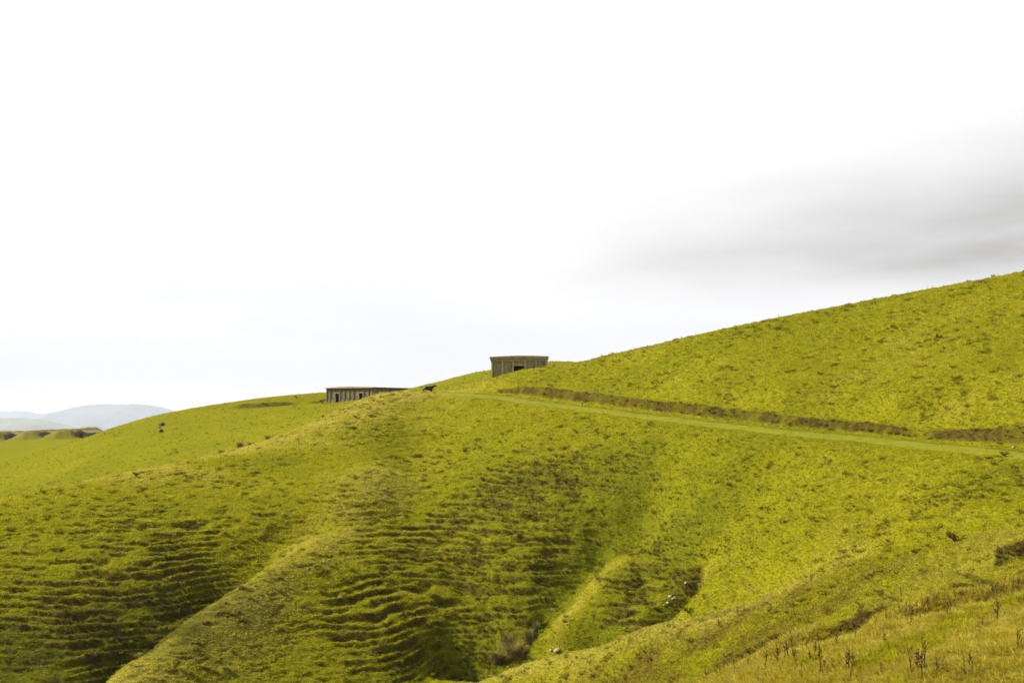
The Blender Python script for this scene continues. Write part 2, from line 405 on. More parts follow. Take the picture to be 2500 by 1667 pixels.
def height(x, y, detail=True):
    """returns z and a dict of surface masks"""
    x = np.asarray(x, float)
    y = np.asarray(y, float)
    r = np.hypot(x, y)
    z = sample_grid(x, y)
    far = np.maximum(sstep(560, 900, r), np.maximum(sstep(330, 420, np.abs(x)), sstep(-15, -60, y)))
    flat = np.where(r > 900, -60 - 370 * sstep(800, 7000, r), -30.0)
    z = z + (flat - z) * np.where(y < 0, sstep(60, 400, r), far)
    # far magazines: earth banks and level floors
    gold = np.zeros(x.shape)
    m = (y > 400) & (y < 540) & (x < -150)
    if m.any():
        xm, ym = x[m], y[m]
        hm = np.zeros(xm.shape)
        wob = 0.55 * noise(xm / 6, ym / 6, 3) + 0.35 * noise(xm / 2.2, ym / 2.2, 4) + 0.15 * noise(xm / 0.9, ym / 0.9, 5)
        for ridge in MOUNDS:
            pts = [(px_, py_) for px_, py_, h in ridge]
            d, _, (hh,) = line_dist(xm, ym, pts, [(h,) for px_, py_, h in ridge])
            cone = hh + 0.35 - 0.60 * np.maximum(d - 1.0, 0) + wob
            cone = 0.5 * (cone + np.sqrt(cone * cone + 0.12)) - 0.06
            hm = np.maximum(hm, cone * sstep(11.0, 7.0, d) - np.maximum(cone - hh, 0) * 0.6)
        for u, yy, w, fl in BUNKERS:
            cx = (u - 1250) / F_PX * yy
            inside = sstep(w / 2 + 1.6, w / 2 + 0.2, np.abs(xm - cx)) * sstep(yy - 2.6, yy - 0.9, ym) * sstep(yy + 0.6, yy, ym)
            hm = hm * (1 - inside)
        z[m] += hm
        gold[m] = np.clip(hm / 1.5, 0, 1)
    # gullies
    wet = np.zeros(x.shape)
    near = (y > 40) & (y < 175) & (np.abs(x) < 110)
    riser = np.zeros(x.shape)
    tuss = np.zeros(x.shape)
    trk = np.zeros(x.shape)
    bankm = np.zeros(x.shape)
    if near.any():
        xn, yn, zn = x[near], y[near], z[near]
        wn = np.zeros(xn.shape)
        for gl, dep, wid in ((GULLY_LEFT, 0.9, 2.2), (GULLY_MID, 0.55, 1.5), (GULLY_RIGHT, 1.5, 1.2)):
            wob = 0.8 * noise(xn / 4, yn / 4, 11)
            d, sd, _ = line_dist(xn, yn, gl)
            dd = np.abs(sd + wob)
            ends = sstep(0.0, 6.0, np.hypot(xn - gl[0][0], yn - gl[0][1]))
            g = np.exp(-(dd / wid) ** 2)
            zn = zn - dep * g * ends
            wn = np.maximum(wn, np.exp(-(dd / (wid * 1.8)) ** 2))
        z[near] = zn
        wet[near] = wn
    smooth_z = z.copy()
    # where sheep tracks step the slope
    terr = (0.85 * blob(x, y, 1180, 91, 10, 10) + 0.45 * blob(x, y, 1100, 92, 16, 14) + 0.8 * blob(x, y, 1300, 101, 9, 8) + 0.75 * blob(x, y, 950, 77, 13, 8) + 0.7 * blob(x, y, 1100, 83, 9, 7)
            + 0.95 * blob(x, y, 430, 84, 9, 6) + 0.9 * blob(x, y, 230, 79, 11, 8) + 0.55 * blob(x, y, 560, 95, 12, 7) + 0.3 * blob(x, y, 350, 92, 16, 8)
            + 0.9 * blob(x, y, 1610, 82, 3, 6) + 0.7 * blob(x, y, 1540, 78, 3.5, 4) + 0.35 * blob(x, y, 2350, 68, 9, 6) + 0.25 * blob(x, y, 1700, 92, 18, 7)
            + 0.3 * blob(x, y, 1900, 80, 16, 6) + 0.25 * blob(x, y, 1100, 118, 14, 8) + 0.5 * blob(x, y, 330, 75, 6, 4))
    terr *= 1 - 0.9 * (blob(x, y, 580, 78, 5.0, 6) + blob(x, y, 740, 88, 5.0, 8) + blob(x, y, 430, 70, 4.5, 5) + blob(x, y, 1420, 83.5, 2.5, 4))
    terr = np.clip(terr, 0.0, 1.25)
    base = np.where((r > 30) & (r < 330), 0.12, 0.0)
    amp = np.clip(terr + base, 0, 1.25)
    if detail:
        act = (r > 24) & (r < 340)
        xa, ya, za, am = x[act], y[act], z[act], amp[act]
        n1 = noise(xa / 7.0, ya / 7.0, 21)
        n2 = noise(xa / 2.3, ya / 2.3, 22)
        n3 = noise(xa / 0.9, ya / 0.9, 23)
        dz = np.zeros(xa.shape)
        ri = np.zeros(xa.shape)
        for sp, tread, seed, bias, gain in ((0.43, 0.58, 24, -0.16, 0.95), (0.86, 0.60, 44, 0.22, 0.7)):
            ph = za / sp + (0.48 * n1 + 0.16 * n2) * (0.6 / sp) + 0.14 * n3 + 0.8 * noise(xa / 21.0, ya / 17.0, seed + 3)
            k = np.floor(ph)
            f = ph - k
            along = noise(xa / 2.6 + k * 17.3, ya / 4.0 + k * 5.1, seed) + 0.5 * noise(xa / 9.0, ya / 9.0, seed + 4)
            on = sstep(bias, bias + 0.62, along + 0.60 * (am - 0.55)) * (1.0 + 0.4 * noise(xa / 6.0 + k * 9.1, ya / 8.0, seed + 5))
            g = np.where(f < tread, 0.14 * f / tread, 0.14 + 0.86 * sstep(tread, 0.98, f))
            st = am * on * gain
            # the lip of a step swells into tussocks
            lip = np.exp(-((f - 0.99) / 0.10) ** 2) + np.exp(-((f + 0.01) / 0.05) ** 2)
            dz += st * sp * (g - f) * 0.98 + st * lip * (0.06 + 0.12 * np.maximum(n3, -0.4))
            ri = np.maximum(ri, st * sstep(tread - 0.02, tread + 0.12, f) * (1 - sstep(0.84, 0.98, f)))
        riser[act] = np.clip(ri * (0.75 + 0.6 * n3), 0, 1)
        fade = 1 - 0.45 * sstep(150, 330, np.hypot(xa, ya))
        h1 = noise(xa / 1.9, ya / 1.3, 31)
        h2 = noise(xa / 0.85, ya / 0.62, 32)
        h3 = noise(xa / 0.42, ya / 0.36, 33)
        patch = 0.55 + 0.6 * sstep(-0.3, 0.5, noise(xa / 9, ya / 7, 34))
        hum = np.maximum(h1, -0.25) ** 2 * np.sign(h1) * 0.07 + np.maximum(h2, 0) ** 1.5 * 0.12 + h3 * 0.045 + np.maximum(h1 * h2, 0) * 0.06
        # little ledges trodden everywhere: short dashes along the slope
        sp2 = 0.30
        p2 = za / sp2 + 1.0 * n2 + 0.45 * n3
        k2 = np.floor(p2)
        f2 = p2 - k2
        on2 = sstep(0.03, 0.50, noise(xa / 1.5 + k2 * 7.7, ya / 2.2 + k2 * 3.3, 25) + 0.25 * noise(xa / 10, ya / 8, 26))
        g2 = np.where(f2 < 0.6, 0.1 * f2 / 0.6, 0.1 + 0.9 * sstep(0.6, 0.97, f2))
        gentle = 1 - 0.25 * np.clip(am, 0, 1)
        dz = dz + sp2 * (g2 - f2) * on2 * 0.85 * gentle + 0.045 * on2 * gentle * np.exp(-((f2 - 0.98) / 0.14) ** 2)
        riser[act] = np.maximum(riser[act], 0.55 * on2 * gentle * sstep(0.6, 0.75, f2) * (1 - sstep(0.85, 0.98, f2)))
        rr = np.hypot(xa, ya)
        hum *= 1 + 0.9 * sstep(180, 260, rr)
        # scattered single tussocks, browner than the turf round them
        t1 = noise(xa / 1.15, ya / 0.8, 41) + 0.4 * noise(xa / 12, ya / 9, 42)
        ts = sstep(0.52, 0.85, t1)
        tuss[act] = ts
        trackfree = np.ones(xa.shape)
        z[act] = za + dz + (hum * patch + 0.13 * ts) * fade
    # bare earth where the right hand gully has eaten into the slope
    nb = 0.9 * noise(x / 0.9, y / 0.9, 46)
    riser = np.maximum(riser, np.clip(1.3 * blob(x, y, 1692, 80.8, 1.2, 1.5) + 0.9 * blob(x, y, 1655, 78.6, 1.0, 1.3) + 1.0 * blob(x, y, 1640, 77.0, 0.8, 0.8) - 0.35 + 0.4 * nb, 0, 1) * (y > 60) * (y < 100))
    # the bench with the rough grass is uneven
    rough = sstep(2.0, -2.0, y - (66 - 0.42 * np.maximum(x, -20) - 1.5)) * sstep(-2, 8, x) * (y > 20)
    _, sdr, _ = line_dist(x, y, [uyz(1300, 62, 0), uyz(1600, 57.5, 0), uyz(1820, 54.5, 0), uyz(2000, 52.5, 0), uyz(2130, 51.2, 0), uyz(2230, 50.4, 0), uyz(2360, 49.6, 0), uyz(2500, 48.8, 0), uyz(2700, 47, 0)])
    edge = sdr + 0.7 * noise(x / 3.0, y / 3.0, 51) + 0.3 * noise(x / 1.0, y / 1.0, 52)
    rough = sstep(-0.3, 1.2, edge) * (y > 15) * (y < 66) * (x > -6)
    cut = sstep(1500, 2050, x / np.maximum(y, 1) * F_PX + 1250) * sstep(-0.25, 0.35, noise(x / 3.2, y / 3.2, 53) + 0.25)
    bank2 = np.clip(1.25 * np.exp(-((edge + 0.02) / 0.50) ** 2), 0, 1) * cut * (y < 66) * (y > 30)
    z = z - 0.75 * cut * (sstep(-0.35, 0.35, edge) * sstep(5.0, 1.0, edge)) * (y > 30) * (y < 66)
    riser = np.maximum(riser, bank2)
    # second small cut bank near the right-hand edge
    _, sd3, _ = line_dist(x, y, [uyz(2440, 51.6, 0), uyz(2520, 51.0, 0), uyz(2700, 49.5, 0)])
    b3 = sstep(-0.3, 0.3, sd3 + 0.25 * noise(x / 1.2, y / 1.2, 54)) * sstep(3.5, 0.6, sd3) * (np.abs(sd3) < 4)
    z = z - 0.5 * b3
    riser = np.maximum(riser, np.exp(-((sd3 + 0.1) / 0.35) ** 2) * (np.abs(sd3) < 2) * (x / np.maximum(y, 1) * F_PX + 1250 > 2430) * (y > 40) * (y < 60))
    # track with its cut bank
    nt = (y > 50) & (y < 215) & (x > -95) & (x < 60)
    if nt.any():
        xt, yt, zt = x[nt], y[nt], z[nt]
        d, sd, (tz, hb, tu) = line_dist(xt, yt, TRACK_PTS, TRACK_VALS)
        up = -sd     # positive on the uphill side
        wobn = noise(xt / 2.6, yt / 2.6, 61)
        wob2 = noise(xt / 0.9, yt / 0.9, 62)
        wob3 = noise(xt / 0.45, yt / 0.45, 63)
        hw = 1.75
        fade_far = sstep(960, 1060, tu)
        surf = tz + 0.16 * np.clip(up, -hw, hw)
        e = up + 0.34 * wobn + 0.20 * wob2
        rise = hb * sstep(hw + 0.45, hw + 1.35 + 0.35 * wob2, e) + 0.16 * hb * sstep(hw - 0.1, hw + 0.6, e)
        gap = sstep(-0.75, -0.25, noise(xt / 5.5, yt / 5.5, 64) + 0.5 * noise(xt / 2.0, yt / 2.0, 65))
        prof = surf + rise
        blend_up = 1 - sstep(hw + 1.5, hw + 4.2, e)
        blend_dn = 1 - sstep(hw + 0.0, hw + 1.8, -up + 0.25 * wobn)
        w = np.where(up > 0, np.where(hb > 0.05, blend_up, 1 - sstep(hw, hw + 2.0, up)), blend_dn) * fade_far
        bf = sstep(hw + 0.45, hw + 0.75, e) * (1 - sstep(hw + 1.25, hw + 1.7, e)) * sstep(0.3, 0.8, hb) * fade_far * (0.82 + 0.18 * gap)
        z2 = zt * (1 - w) + prof * w
        z2 += bf * (0.16 * wob2 + 0.10 * wob3) + 0.22 * np.exp(-((e - hw - 1.7) / 0.5) ** 2) * np.maximum(wob2, 0) * sstep(0.3, 0.8, hb) * fade_far
        core = (1 - sstep(hw - 0.35, hw + 0.15, np.abs(up) + 0.12 * wob2)) * fade_far
        z2 += 0.02 * wob3 * (1 - core)
        z[nt] = z2
        trk[nt] = core
        bankm[nt] = bf
        riser[nt] *= 1 - np.clip(w * 1.2, 0, 1)
        tuss[nt] *= 1 - np.clip(w * 1.3, 0, 1)
    # small earth cuts on the back hill
    for pts, hgt in (([uyz(560, 262, 0), uyz(625, 259, 0), uyz(680, 261, 0), uyz(735, 264, 0)], 1.1), ([uyz(1056, 171, 0), uyz(1082, 172, 0), uyz(1110, 175, 0)], 0.75),
                     ([uyz(745, 276, 0), uyz(800, 280, 0)], 0.8)):
        mm = (y > 150) & (y < 300)
        if mm.any():
            d, sd, _ = line_dist(x[mm], y[mm], pts)
            e0 = np.hypot(x[mm] - pts[0][0], y[mm] - pts[0][1])
            e1 = np.hypot(x[mm] - pts[-1][0], y[mm] - pts[-1][1])
            endf = sstep(0.5, 4, e0) * sstep(0.5, 4, e1) * (d < 6)
            e = -sd + 0.5 * noise(x[mm] / 2, y[mm] / 2, 71)
            z[mm] += hgt * endf * (sstep(-0.7, 0.7, e) - 0.5) * sstep(5, 1.5, d)
            bankm[mm] = np.maximum(bankm[mm], np.exp(-(e / 0.9) ** 2) * endf)
    return z, dict(riser=riser, tuss=tuss, wet=wet, trk=trk, bank=bankm, rough=rough, gold=gold, terr=terr, r=r, smooth=smooth_z)


def ground_z(x, y):
    return float(height(np.array([float(x)]), np.array([float(y)]))[0][0])
# ------------------------------------------------------------------ end of terrain

# ------------------------------------------------------------------ helpers
R = random.Random(11)


def link(o, parent=None):
    COL.objects.link(o)
    if parent is not None:
        o.parent = parent
    return o


def tag(o, label=None, cat=None, group=None, kind=None):
    if label:
        o["label"] = label
    if cat:
        o["category"] = cat
    if group:
        o["group"] = group
    if kind:
        o["kind"] = kind
    return o


def empty(name, loc, rz=0.0):
    o = bpy.data.objects.new(name, None)
    o.empty_display_size = 0.3
    o.location = loc
    o.rotation_euler = (0, 0, rz)
    return link(o)


class MB:
    """collects simple shapes into one mesh"""

    def __init__(self):
        self.v, self.f = [], []

    def add(self, vs, fs):
        k = len(self.v)
        self.v += [tuple(p) for p in vs]
        self.f += [tuple(i + k for i in q) for q in fs]

    def box(self, x0, x1, y0, y1, z0, z1):
        self.add([(x0, y0, z0), (x1, y0, z0), (x1, y1, z0), (x0, y1, z0), (x0, y0, z1), (x1, y0, z1), (x1, y1, z1), (x0, y1, z1)],
                 [(0, 3, 2, 1), (4, 5, 6, 7), (0, 1, 5, 4), (1, 2, 6, 5), (2, 3, 7, 6), (3, 0, 4, 7)])

    def prism_y(self, prof, y0, y1):
        """profile in x, z extruded along y (counter-clockwise seen from -y)"""
        n = len(prof)
        self.add([(x, y0, z) for x, z in prof] + [(x, y1, z) for x, z in prof],
                 [tuple(range(n))] + [tuple(range(2 * n - 1, n - 1, -1))] + [(i + n, (i + 1) % n + n, (i + 1) % n, i) for i in range(n)])

    def tube(self, pts, rads, sides=5):
        k = len(self.v)
        up = Vector((0.31, 0.2, 0.93))
        pts = [Vector(p) for p in pts]
        for i, p in enumerate(pts):
            d = (pts[min(i + 1, len(pts) - 1)] - pts[max(i - 1, 0)]).normalized()
            a = d.cross(up)
            a = a.normalized() if a.length > 1e-4 else Vector((1, 0, 0))
            b = d.cross(a)
            for s in range(sides):
                t = 2 * math.pi * s / sides
                self.v.append(tuple(p + (a * math.cos(t) + b * math.sin(t)) * rads[i]))
        for i in range(len(pts) - 1):
            for s in range(sides):
                s2 = (s + 1) % sides
                self.f.append((k + i * sides + s, k + i * sides + s2, k + (i + 1) * sides + s2, k + (i + 1) * sides + s))
        self.f.append(tuple(k + s for s in range(sides))[::-1])
        self.f.append(tuple(k + (len(pts) - 1) * sides + s for s in range(sides)))

    def mesh(self, name, mat, smooth=False):
        me = bpy.data.meshes.new(name)
        me.from_pydata(self.v, [], self.f)
        if mat:
            me.materials.append(mat)
        if smooth:
            me.polygons.foreach_set('use_smooth', [True] * len(me.polygons))
        me.update()
        return me

    def build(self, name, mat, parent=None, smooth=False):
        return link(bpy.data.objects.new(name, self.mesh(name, mat, smooth)), parent)


def bevel(o, width, segs=1):
    bm = bmesh.new()
    bm.from_mesh(o.data)
    bmesh.ops.bevel(bm, geom=list(bm.edges), offset=width, segments=segs, affect='EDGES', clamp_overlap=True)
    bm.to_mesh(o.data)
    bm.free()
    return o


def new_mat(name):
    mt = bpy.data.materials.new(name)
    mt.use_nodes = True
    return mt, NT(mt.node_tree)


def finish(nt, color, rough=0.9, bump=None, bump_dist=0.05, spec=0.2):
    ins = {'Roughness': rough, 'Specular IOR Level': spec}
    b = nt.n('ShaderNodeBsdfPrincipled', ins)
    if isinstance(color, bpy.types.NodeSocket):
        nt.link(color, b.inputs['Base Color'])
    else:
        b.inputs['Base Color'].default_value = (*color, 1)
    if bump is not None:
        bp = nt.n('ShaderNodeBump', {'Height': bump, 'Distance': bump_dist, 'Strength': 1.0})
        nt.link(bp.outputs[0], b.inputs['Normal'])
    o = nt.n('ShaderNodeOutputMaterial')
    nt.link(b.outputs[0], o.inputs[0])


def plain(name, rgb, rough=0.85, var=0.25, scale=6.0):
    mt, nt = new_mat(name)
    t = nt.n('ShaderNodeTexCoord').outputs['Object']
    n = nt.noise(t, scale, 4.0, 0.6)
    lo = tuple(c * (1 - var) for c in rgb)
    hi = tuple(c * (1 + var) for c in rgb)
    finish(nt, nt.mix(nt.step(0.3, 0.7, n), lo, hi), rough, n, 0.02)
    return mt


# ------------------------------------------------------------------ materials
def ground_material():
    mt, nt = new_mat("pasture_turf")
    geo = nt.n('ShaderNodeNewGeometry').outputs['Position']
    at = nt.n('ShaderNodeAttribute', attribute_name='tint').outputs['Color']
    n1 = nt.noise(geo, 2.6, 5.0, 0.65)
    n2 = nt.noise(geo, 9.0, 3.0, 0.6)
    c = nt.mix(nt.m('MULTIPLY', nt.step(0.52, 0.74, n1), 0.14), at, (0.255, 0.210, 0.020))
    c = nt.mix(nt.m('MULTIPLY', nt.step(0.50, 0.72, n2), 0.14), c, (0.085, 0.085, 0.003))
    finish(nt, c, 0.95, nt.m('ADD', n1, nt.m('MULTIPLY', n2, 0.5)), 0.12, 0.0)
    return mt


def blade_material(name, transl=0.5):
    mt, nt = new_mat(name)
    at = nt.n('ShaderNodeAttribute', attribute_name='tint', attribute_type='INSTANCER').outputs['Color']
    v = nt.n('ShaderNodeAttribute', attribute_name='blade').outputs['Fac']
    c = nt.mix(1.0, at, nt.mix(v, (0.72, 0.72, 0.75), (1.28, 1.26, 1.35)), 'MULTIPLY')
    d = nt.n('ShaderNodeBsdfDiffuse', {'Color': c})
    t = nt.n('ShaderNodeBsdfTranslucent', {'Color': c})
    s = nt.n('ShaderNodeMixShader', {0: transl, 1: d.outputs[0], 2: t.outputs[0]})
    o = nt.n('ShaderNodeOutputMaterial')
    nt.link(s.outputs[0], o.inputs[0])
    return mt


def leaf_material(name, lo, hi, transl=0.3, scale=7.0):
    mt, nt = new_mat(name)
    pos = nt.n('ShaderNodeNewGeometry').outputs['Position']
    c = nt.mix(nt.step(0.3, 0.7, nt.noise(pos, scale, 3.0, 0.6)), lo, hi)
    d = nt.n('ShaderNodeBsdfDiffuse', {'Color': c})
    t = nt.n('ShaderNodeBsdfTranslucent', {'Color': c})
    s = nt.n('ShaderNodeMixShader', {0: transl, 1: d.outputs[0], 2: t.outputs[0]})
    o = nt.n('ShaderNodeOutputMaterial')
    nt.link(s.outputs[0], o.inputs[0])
    return mt


def concrete_material(name, base, dirt, low, high, boards=0.0):
    """weathered concrete: grain, lichen, damp streaks and a dirty foot between heights low..high"""
    mt, nt = new_mat(name)
    pos = nt.n('ShaderNodeNewGeometry').outputs['Position']
    sx = nt.n('ShaderNodeSeparateXYZ', {0: pos}).outputs
    fine = nt.noise(pos, 9.0, 5.0, 0.7)
    mid = nt.noise(pos, 1.3, 4.0, 0.6)
    stretched = nt.n('ShaderNodeVectorMath', {0: pos, 1: (2.2, 2.2, 0.25)}, operation='MULTIPLY').outputs[0]
    run = nt.noise(stretched, 1.0, 4.0, 0.6)
    c = nt.mix(nt.step(0.35, 0.68, fine), tuple(v * 0.80 for v in base), tuple(v * 1.12 for v in base))
    c = nt.mix(nt.m('MULTIPLY', nt.step(0.45, 0.70, mid), 0.5), c, dirt)
    c = nt.mix(nt.m('MULTIPLY', nt.step(0.50, 0.72, run), 0.55), c, tuple(v * 0.7 for v in dirt))
    hz = nt.m('ADD', sx[2], nt.m('MULTIPLY', nt.m('SUBTRACT', mid, 0.5), 1.6))
    foot = nt.n('ShaderNodeMapRange', {0: hz, 1: low, 2: high, 3: 0.8, 4: 0.0}, interpolation_type='SMOOTHSTEP').outputs[0]
    c = nt.mix(foot, c, dirt)
    c = nt.mix(nt.m('MULTIPLY', nt.step(0.60, 0.74, nt.noise(pos, 4.0, 3.0, 0.6)), 0.45), c, (base[0] * 1.3, base[1] * 1.35, base[2] * 0.9))
    finish(nt, c, 0.93, fine, 0.03, 0.15)
    return mt


M = {}
M['ground'] = ground_material()
M['blade'] = blade_material("grass_blade")
M['conc_up'] = concrete_material("weathered_concrete", (0.255, 0.222, 0.100), (0.085, 0.066, 0.034), 3.2, 6.8)
M['conc_up_trim'] = concrete_material("weathered_concrete_frame", (0.325, 0.285, 0.140), (0.112, 0.088, 0.048), 3.4, 6.0)
M['conc_mid'] = concrete_material("pale_lichen_concrete", (0.125, 0.103, 0.042), (0.055, 0.040, 0.021), 1.9, 4.4)
M['conc_mid_trim'] = concrete_material("concrete_pilaster", (0.104, 0.088, 0.044), (0.054, 0.040, 0.024), 1.6, 4.0)
M['conc_far'] = concrete_material("old_brown_concrete", (0.135, 0.108, 0.052), (0.060, 0.043, 0.024), -14.6, -10.8)
M['roof_far'] = concrete_material("mossy_roof_slab", (0.14, 0.118, 0.058), (0.09, 0.07, 0.036), -20, -19)
M['roof'] = concrete_material("lichen_roof_slab", (0.24, 0.205, 0.08), (0.13, 0.10, 0.05), -20, -19)
M['frame'] = plain("pale_door_frame", (0.20, 0.178, 0.115), 0.8, 0.2)
M['dark'] = plain("interior_shade", (0.030, 0.026, 0.028), 0.9, 0.2)  # shade of the unlit rooms and vents put into the colour
M['hide'] = plain("black_cattle_hide", (0.017, 0.013, 0.012), 0.6, 0.35, 3.0)
M['horn'] = plain("dark_horn", (0.06, 0.05, 0.04), 0.5, 0.2)
M['stone'] = plain("pale_stone", (0.17, 0.150, 0.092), 0.9, 0.35, 9.0)
M['post'] = plain("grey_fence_timber", (0.26, 0.23, 0.18), 0.9, 0.25)
M['wire'] = plain("fence_wire", (0.22, 0.21, 0.20), 0.5, 0.1)
M['stalk'] = leaf_material("dry_stalk", (0.042, 0.024, 0.010), (0.090, 0.055, 0.022), 0.05)
M['deadleaf'] = leaf_material("dry_leaf", (0.045, 0.028, 0.010), (0.14, 0.10, 0.025), 0.25)
M['weedleaf'] = leaf_material("weed_leaf", (0.035, 0.045, 0.012), (0.10, 0.12, 0.02), 0.3)
M['seed'] = leaf_material("seed_head", (0.05, 0.028, 0.008), (0.17, 0.115, 0.04), 0.2, 20.0)
M['tussock'] = leaf_material("tussock_blade", (0.10, 0.075, 0.018), (0.27, 0.215, 0.055), 0.3, 5.0)
M['sedge'] = leaf_material("sedge_blade", (0.055, 0.055, 0.020), (0.16, 0.14, 0.045), 0.3, 5.0)
M['rush'] = leaf_material("brown_rush_blade", (0.06, 0.040, 0.022), (0.15, 0.105, 0.045), 0.25, 5.0)
M['bush'] = leaf_material("dark_bush_leaf", (0.018, 0.022, 0.008), (0.05, 0.055, 0.015), 0.2, 5.0)


# ------------------------------------------------------------------ colours of the turf, by place
LUSH = np.array((0.114, 0.121, 0.0050))
MID = np.array((0.168, 0.159, 0.0055))
STRAW = np.array((0.252, 0.216, 0.036))
BROWN = np.array((0.046, 0.029, 0.009))
TRACKC = np.array((0.108, 0.112, 0.006))
GOLD = np.array((0.170, 0.138, 0.026))
SOIL = np.array((0.105, 0.062, 0.020))
RUST = np.array((0.245, 0.194, 0.014))

CRESTS = [
    ([P(250, 1670, 63), P(319, 1616, 67), P(425, 1541, 72), P(500, 1483, 76), P(574, 1435, 80), P(638, 1393, 83.5), P(700, 1345, 87), P(790, 1280, 95), P(850, 1240, 98), P(940, 1150, 107)], 6.0, 0.55),
    ([P(1340, 1560, 78), P(1400, 1490, 81.5), P(1450, 1425, 85), P(1510, 1370, 88)], 1.7, 0.8),
    ([P(1127, 1666, 75), P(1270, 1622, 72.5), P(1382, 1594, 70.5), P(1573, 1531, 67), P(1701, 1509, 65), P(1860, 1462, 63), P(1966, 1414, 62)], 2.6, 0.55),
    ([P(1045, 955, 147), P(930, 961, 138), P(870, 986, 132.5), P(800, 1021, 128.5), P(710, 1056, 124), P(620, 1087, 120), P(510, 1113, 116)], 9.0, 0.5),
    ([P(1730, 1360, 82), P(1660, 1460, 77), P(1600, 1530, 74)], 1.6, 0.6)]
GREENS = [([P(1500, 1200, 98), P(1460, 1350, 91), P(1380, 1450, 85), P(1290, 1560, 79), P(1180, 1600, 78)], 3.5, 0.45),
          ([uyz(400, 77, 0), uyz(330, 74.5, 0), uyz(250, 71, 0)], 2.0, 1.0),
          ([P(1640, 1480, 77), P(1580, 1530, 75)], 1.6, 0.7),
          ([P(500, 1120, 114), P(680, 1100, 113)], 3.0, 0.5)]


def turf_colour(x, y, z, mk, jit=None):
    n1 = noise(x / 11.0, y / 8.0, 81)
    n2 = noise(x / 3.1, y / 2.2, 82)
    n3 = noise(x / 1.0, y / 0.8, 83)
    dry = 0.44 + 0.16 * noise(x / 34.0, y / 22.0, 80) + 0.18 * n1 + 0.13 * n2 + 0.08 * n3
    r = mk['r']
    near = (r < 170)
    if near.any():
        xn, yn = x[near], y[near]
        dn = dry[near]
        for pts, wdt, k in CRESTS:
            d, _, _ = line_dist(xn, yn, pts)
            dn = dn + k * np.exp(-(d / wdt) ** 2)
        for pts, wdt, k in GREENS:
            d, _, _ = line_dist(xn, yn, pts)
            dn = dn - k * np.exp(-(d / wdt) ** 2)
        dry[near] = dn
    dry = dry - 0.25 * mk['wet'] - 0.22 * np.clip(mk['terr'], 0, 1)
    dry = np.where(r > 190, dry * 0.75 - 0.02, dry)
    dry = np.where((y > 330) & (y < 460) & (mk['gold'] < 0.1), dry + 0.10, dry)
    dry = np.where((y > 330) & (mk['gold'] < 0.1), dry - 0.12, dry)
    a = np.clip(dry / 0.5, 0, 1)[..., None]
    b = np.clip((dry - 0.5) / 0.55, 0, 1)[..., None]
    c = LUSH + (MID - LUSH) * a
    c = c + (STRAW - c) * b
    g = mk['gold'][..., None]
    c = c + (GOLD * (1 + 0.25 * n2[..., None]) - c) * g * 0.85
    # brown grass on front fold, dark growth in left gully, shade painted into both
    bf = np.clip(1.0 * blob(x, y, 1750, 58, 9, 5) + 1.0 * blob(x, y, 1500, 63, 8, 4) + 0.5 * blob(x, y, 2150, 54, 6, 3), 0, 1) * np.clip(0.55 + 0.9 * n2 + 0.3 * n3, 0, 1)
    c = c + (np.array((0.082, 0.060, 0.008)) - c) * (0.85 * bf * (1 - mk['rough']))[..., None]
    dg = np.clip(blob(x, y, 330, 75.5, 6, 6) + 1.0 * blob(x, y, 60, 73, 15, 7) + 0.8 * blob(x, y, 420, 81, 6, 5), 0, 1) * np.clip(0.75 + 0.7 * n2 + 0.4 * n3, 0, 1)
    c = c + (np.array((0.042, 0.046, 0.006)) - c) * (0.92 * dg)[..., None]
    rg = mk['rough'][..., None]
    rc = np.where((n1 + 0.6 * n2 > -0.75)[..., None], RUST + (STRAW * 1.1 - RUST) * np.clip(0.35 + n3, 0, 1)[..., None], MID * 0.95 + (MID * 1.3 - LUSH) * np.clip(0.4 + 0.8 * n3, 0, 1)[..., None])
    c = c + (rc - c) * rg * 0.8
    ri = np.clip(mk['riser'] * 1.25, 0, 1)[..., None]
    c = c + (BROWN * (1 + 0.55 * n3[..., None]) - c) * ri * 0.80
    tu = (mk['tuss'] * np.clip(0.45 + 0.9 * n2, 0, 1))[..., None]
    c = c + (BROWN * 1.5 - c) * tu * 0.26
    bk = np.clip(mk['bank'], 0, 1)[..., None]
    bc = np.array((0.052, 0.036, 0.009)) + (SOIL * 0.7 - BROWN) * np.clip(-0.15 + 0.6 * n2 + 0.6 * n3, 0, 1)[..., None]
    bc = bc + (MID * 0.8 - bc) * np.clip(0.0 - 0.6 * n2 + 0.5 * n3, 0, 0.4)[..., None]
    c = c + (bc - c) * bk * 0.95
    tk = mk['trk'][..., None]
    c = c + (TRACKC * (1 + 0.16 * n2[..., None]) - c) * tk * 0.9
    return np.clip(c, 0.002, 0.6)


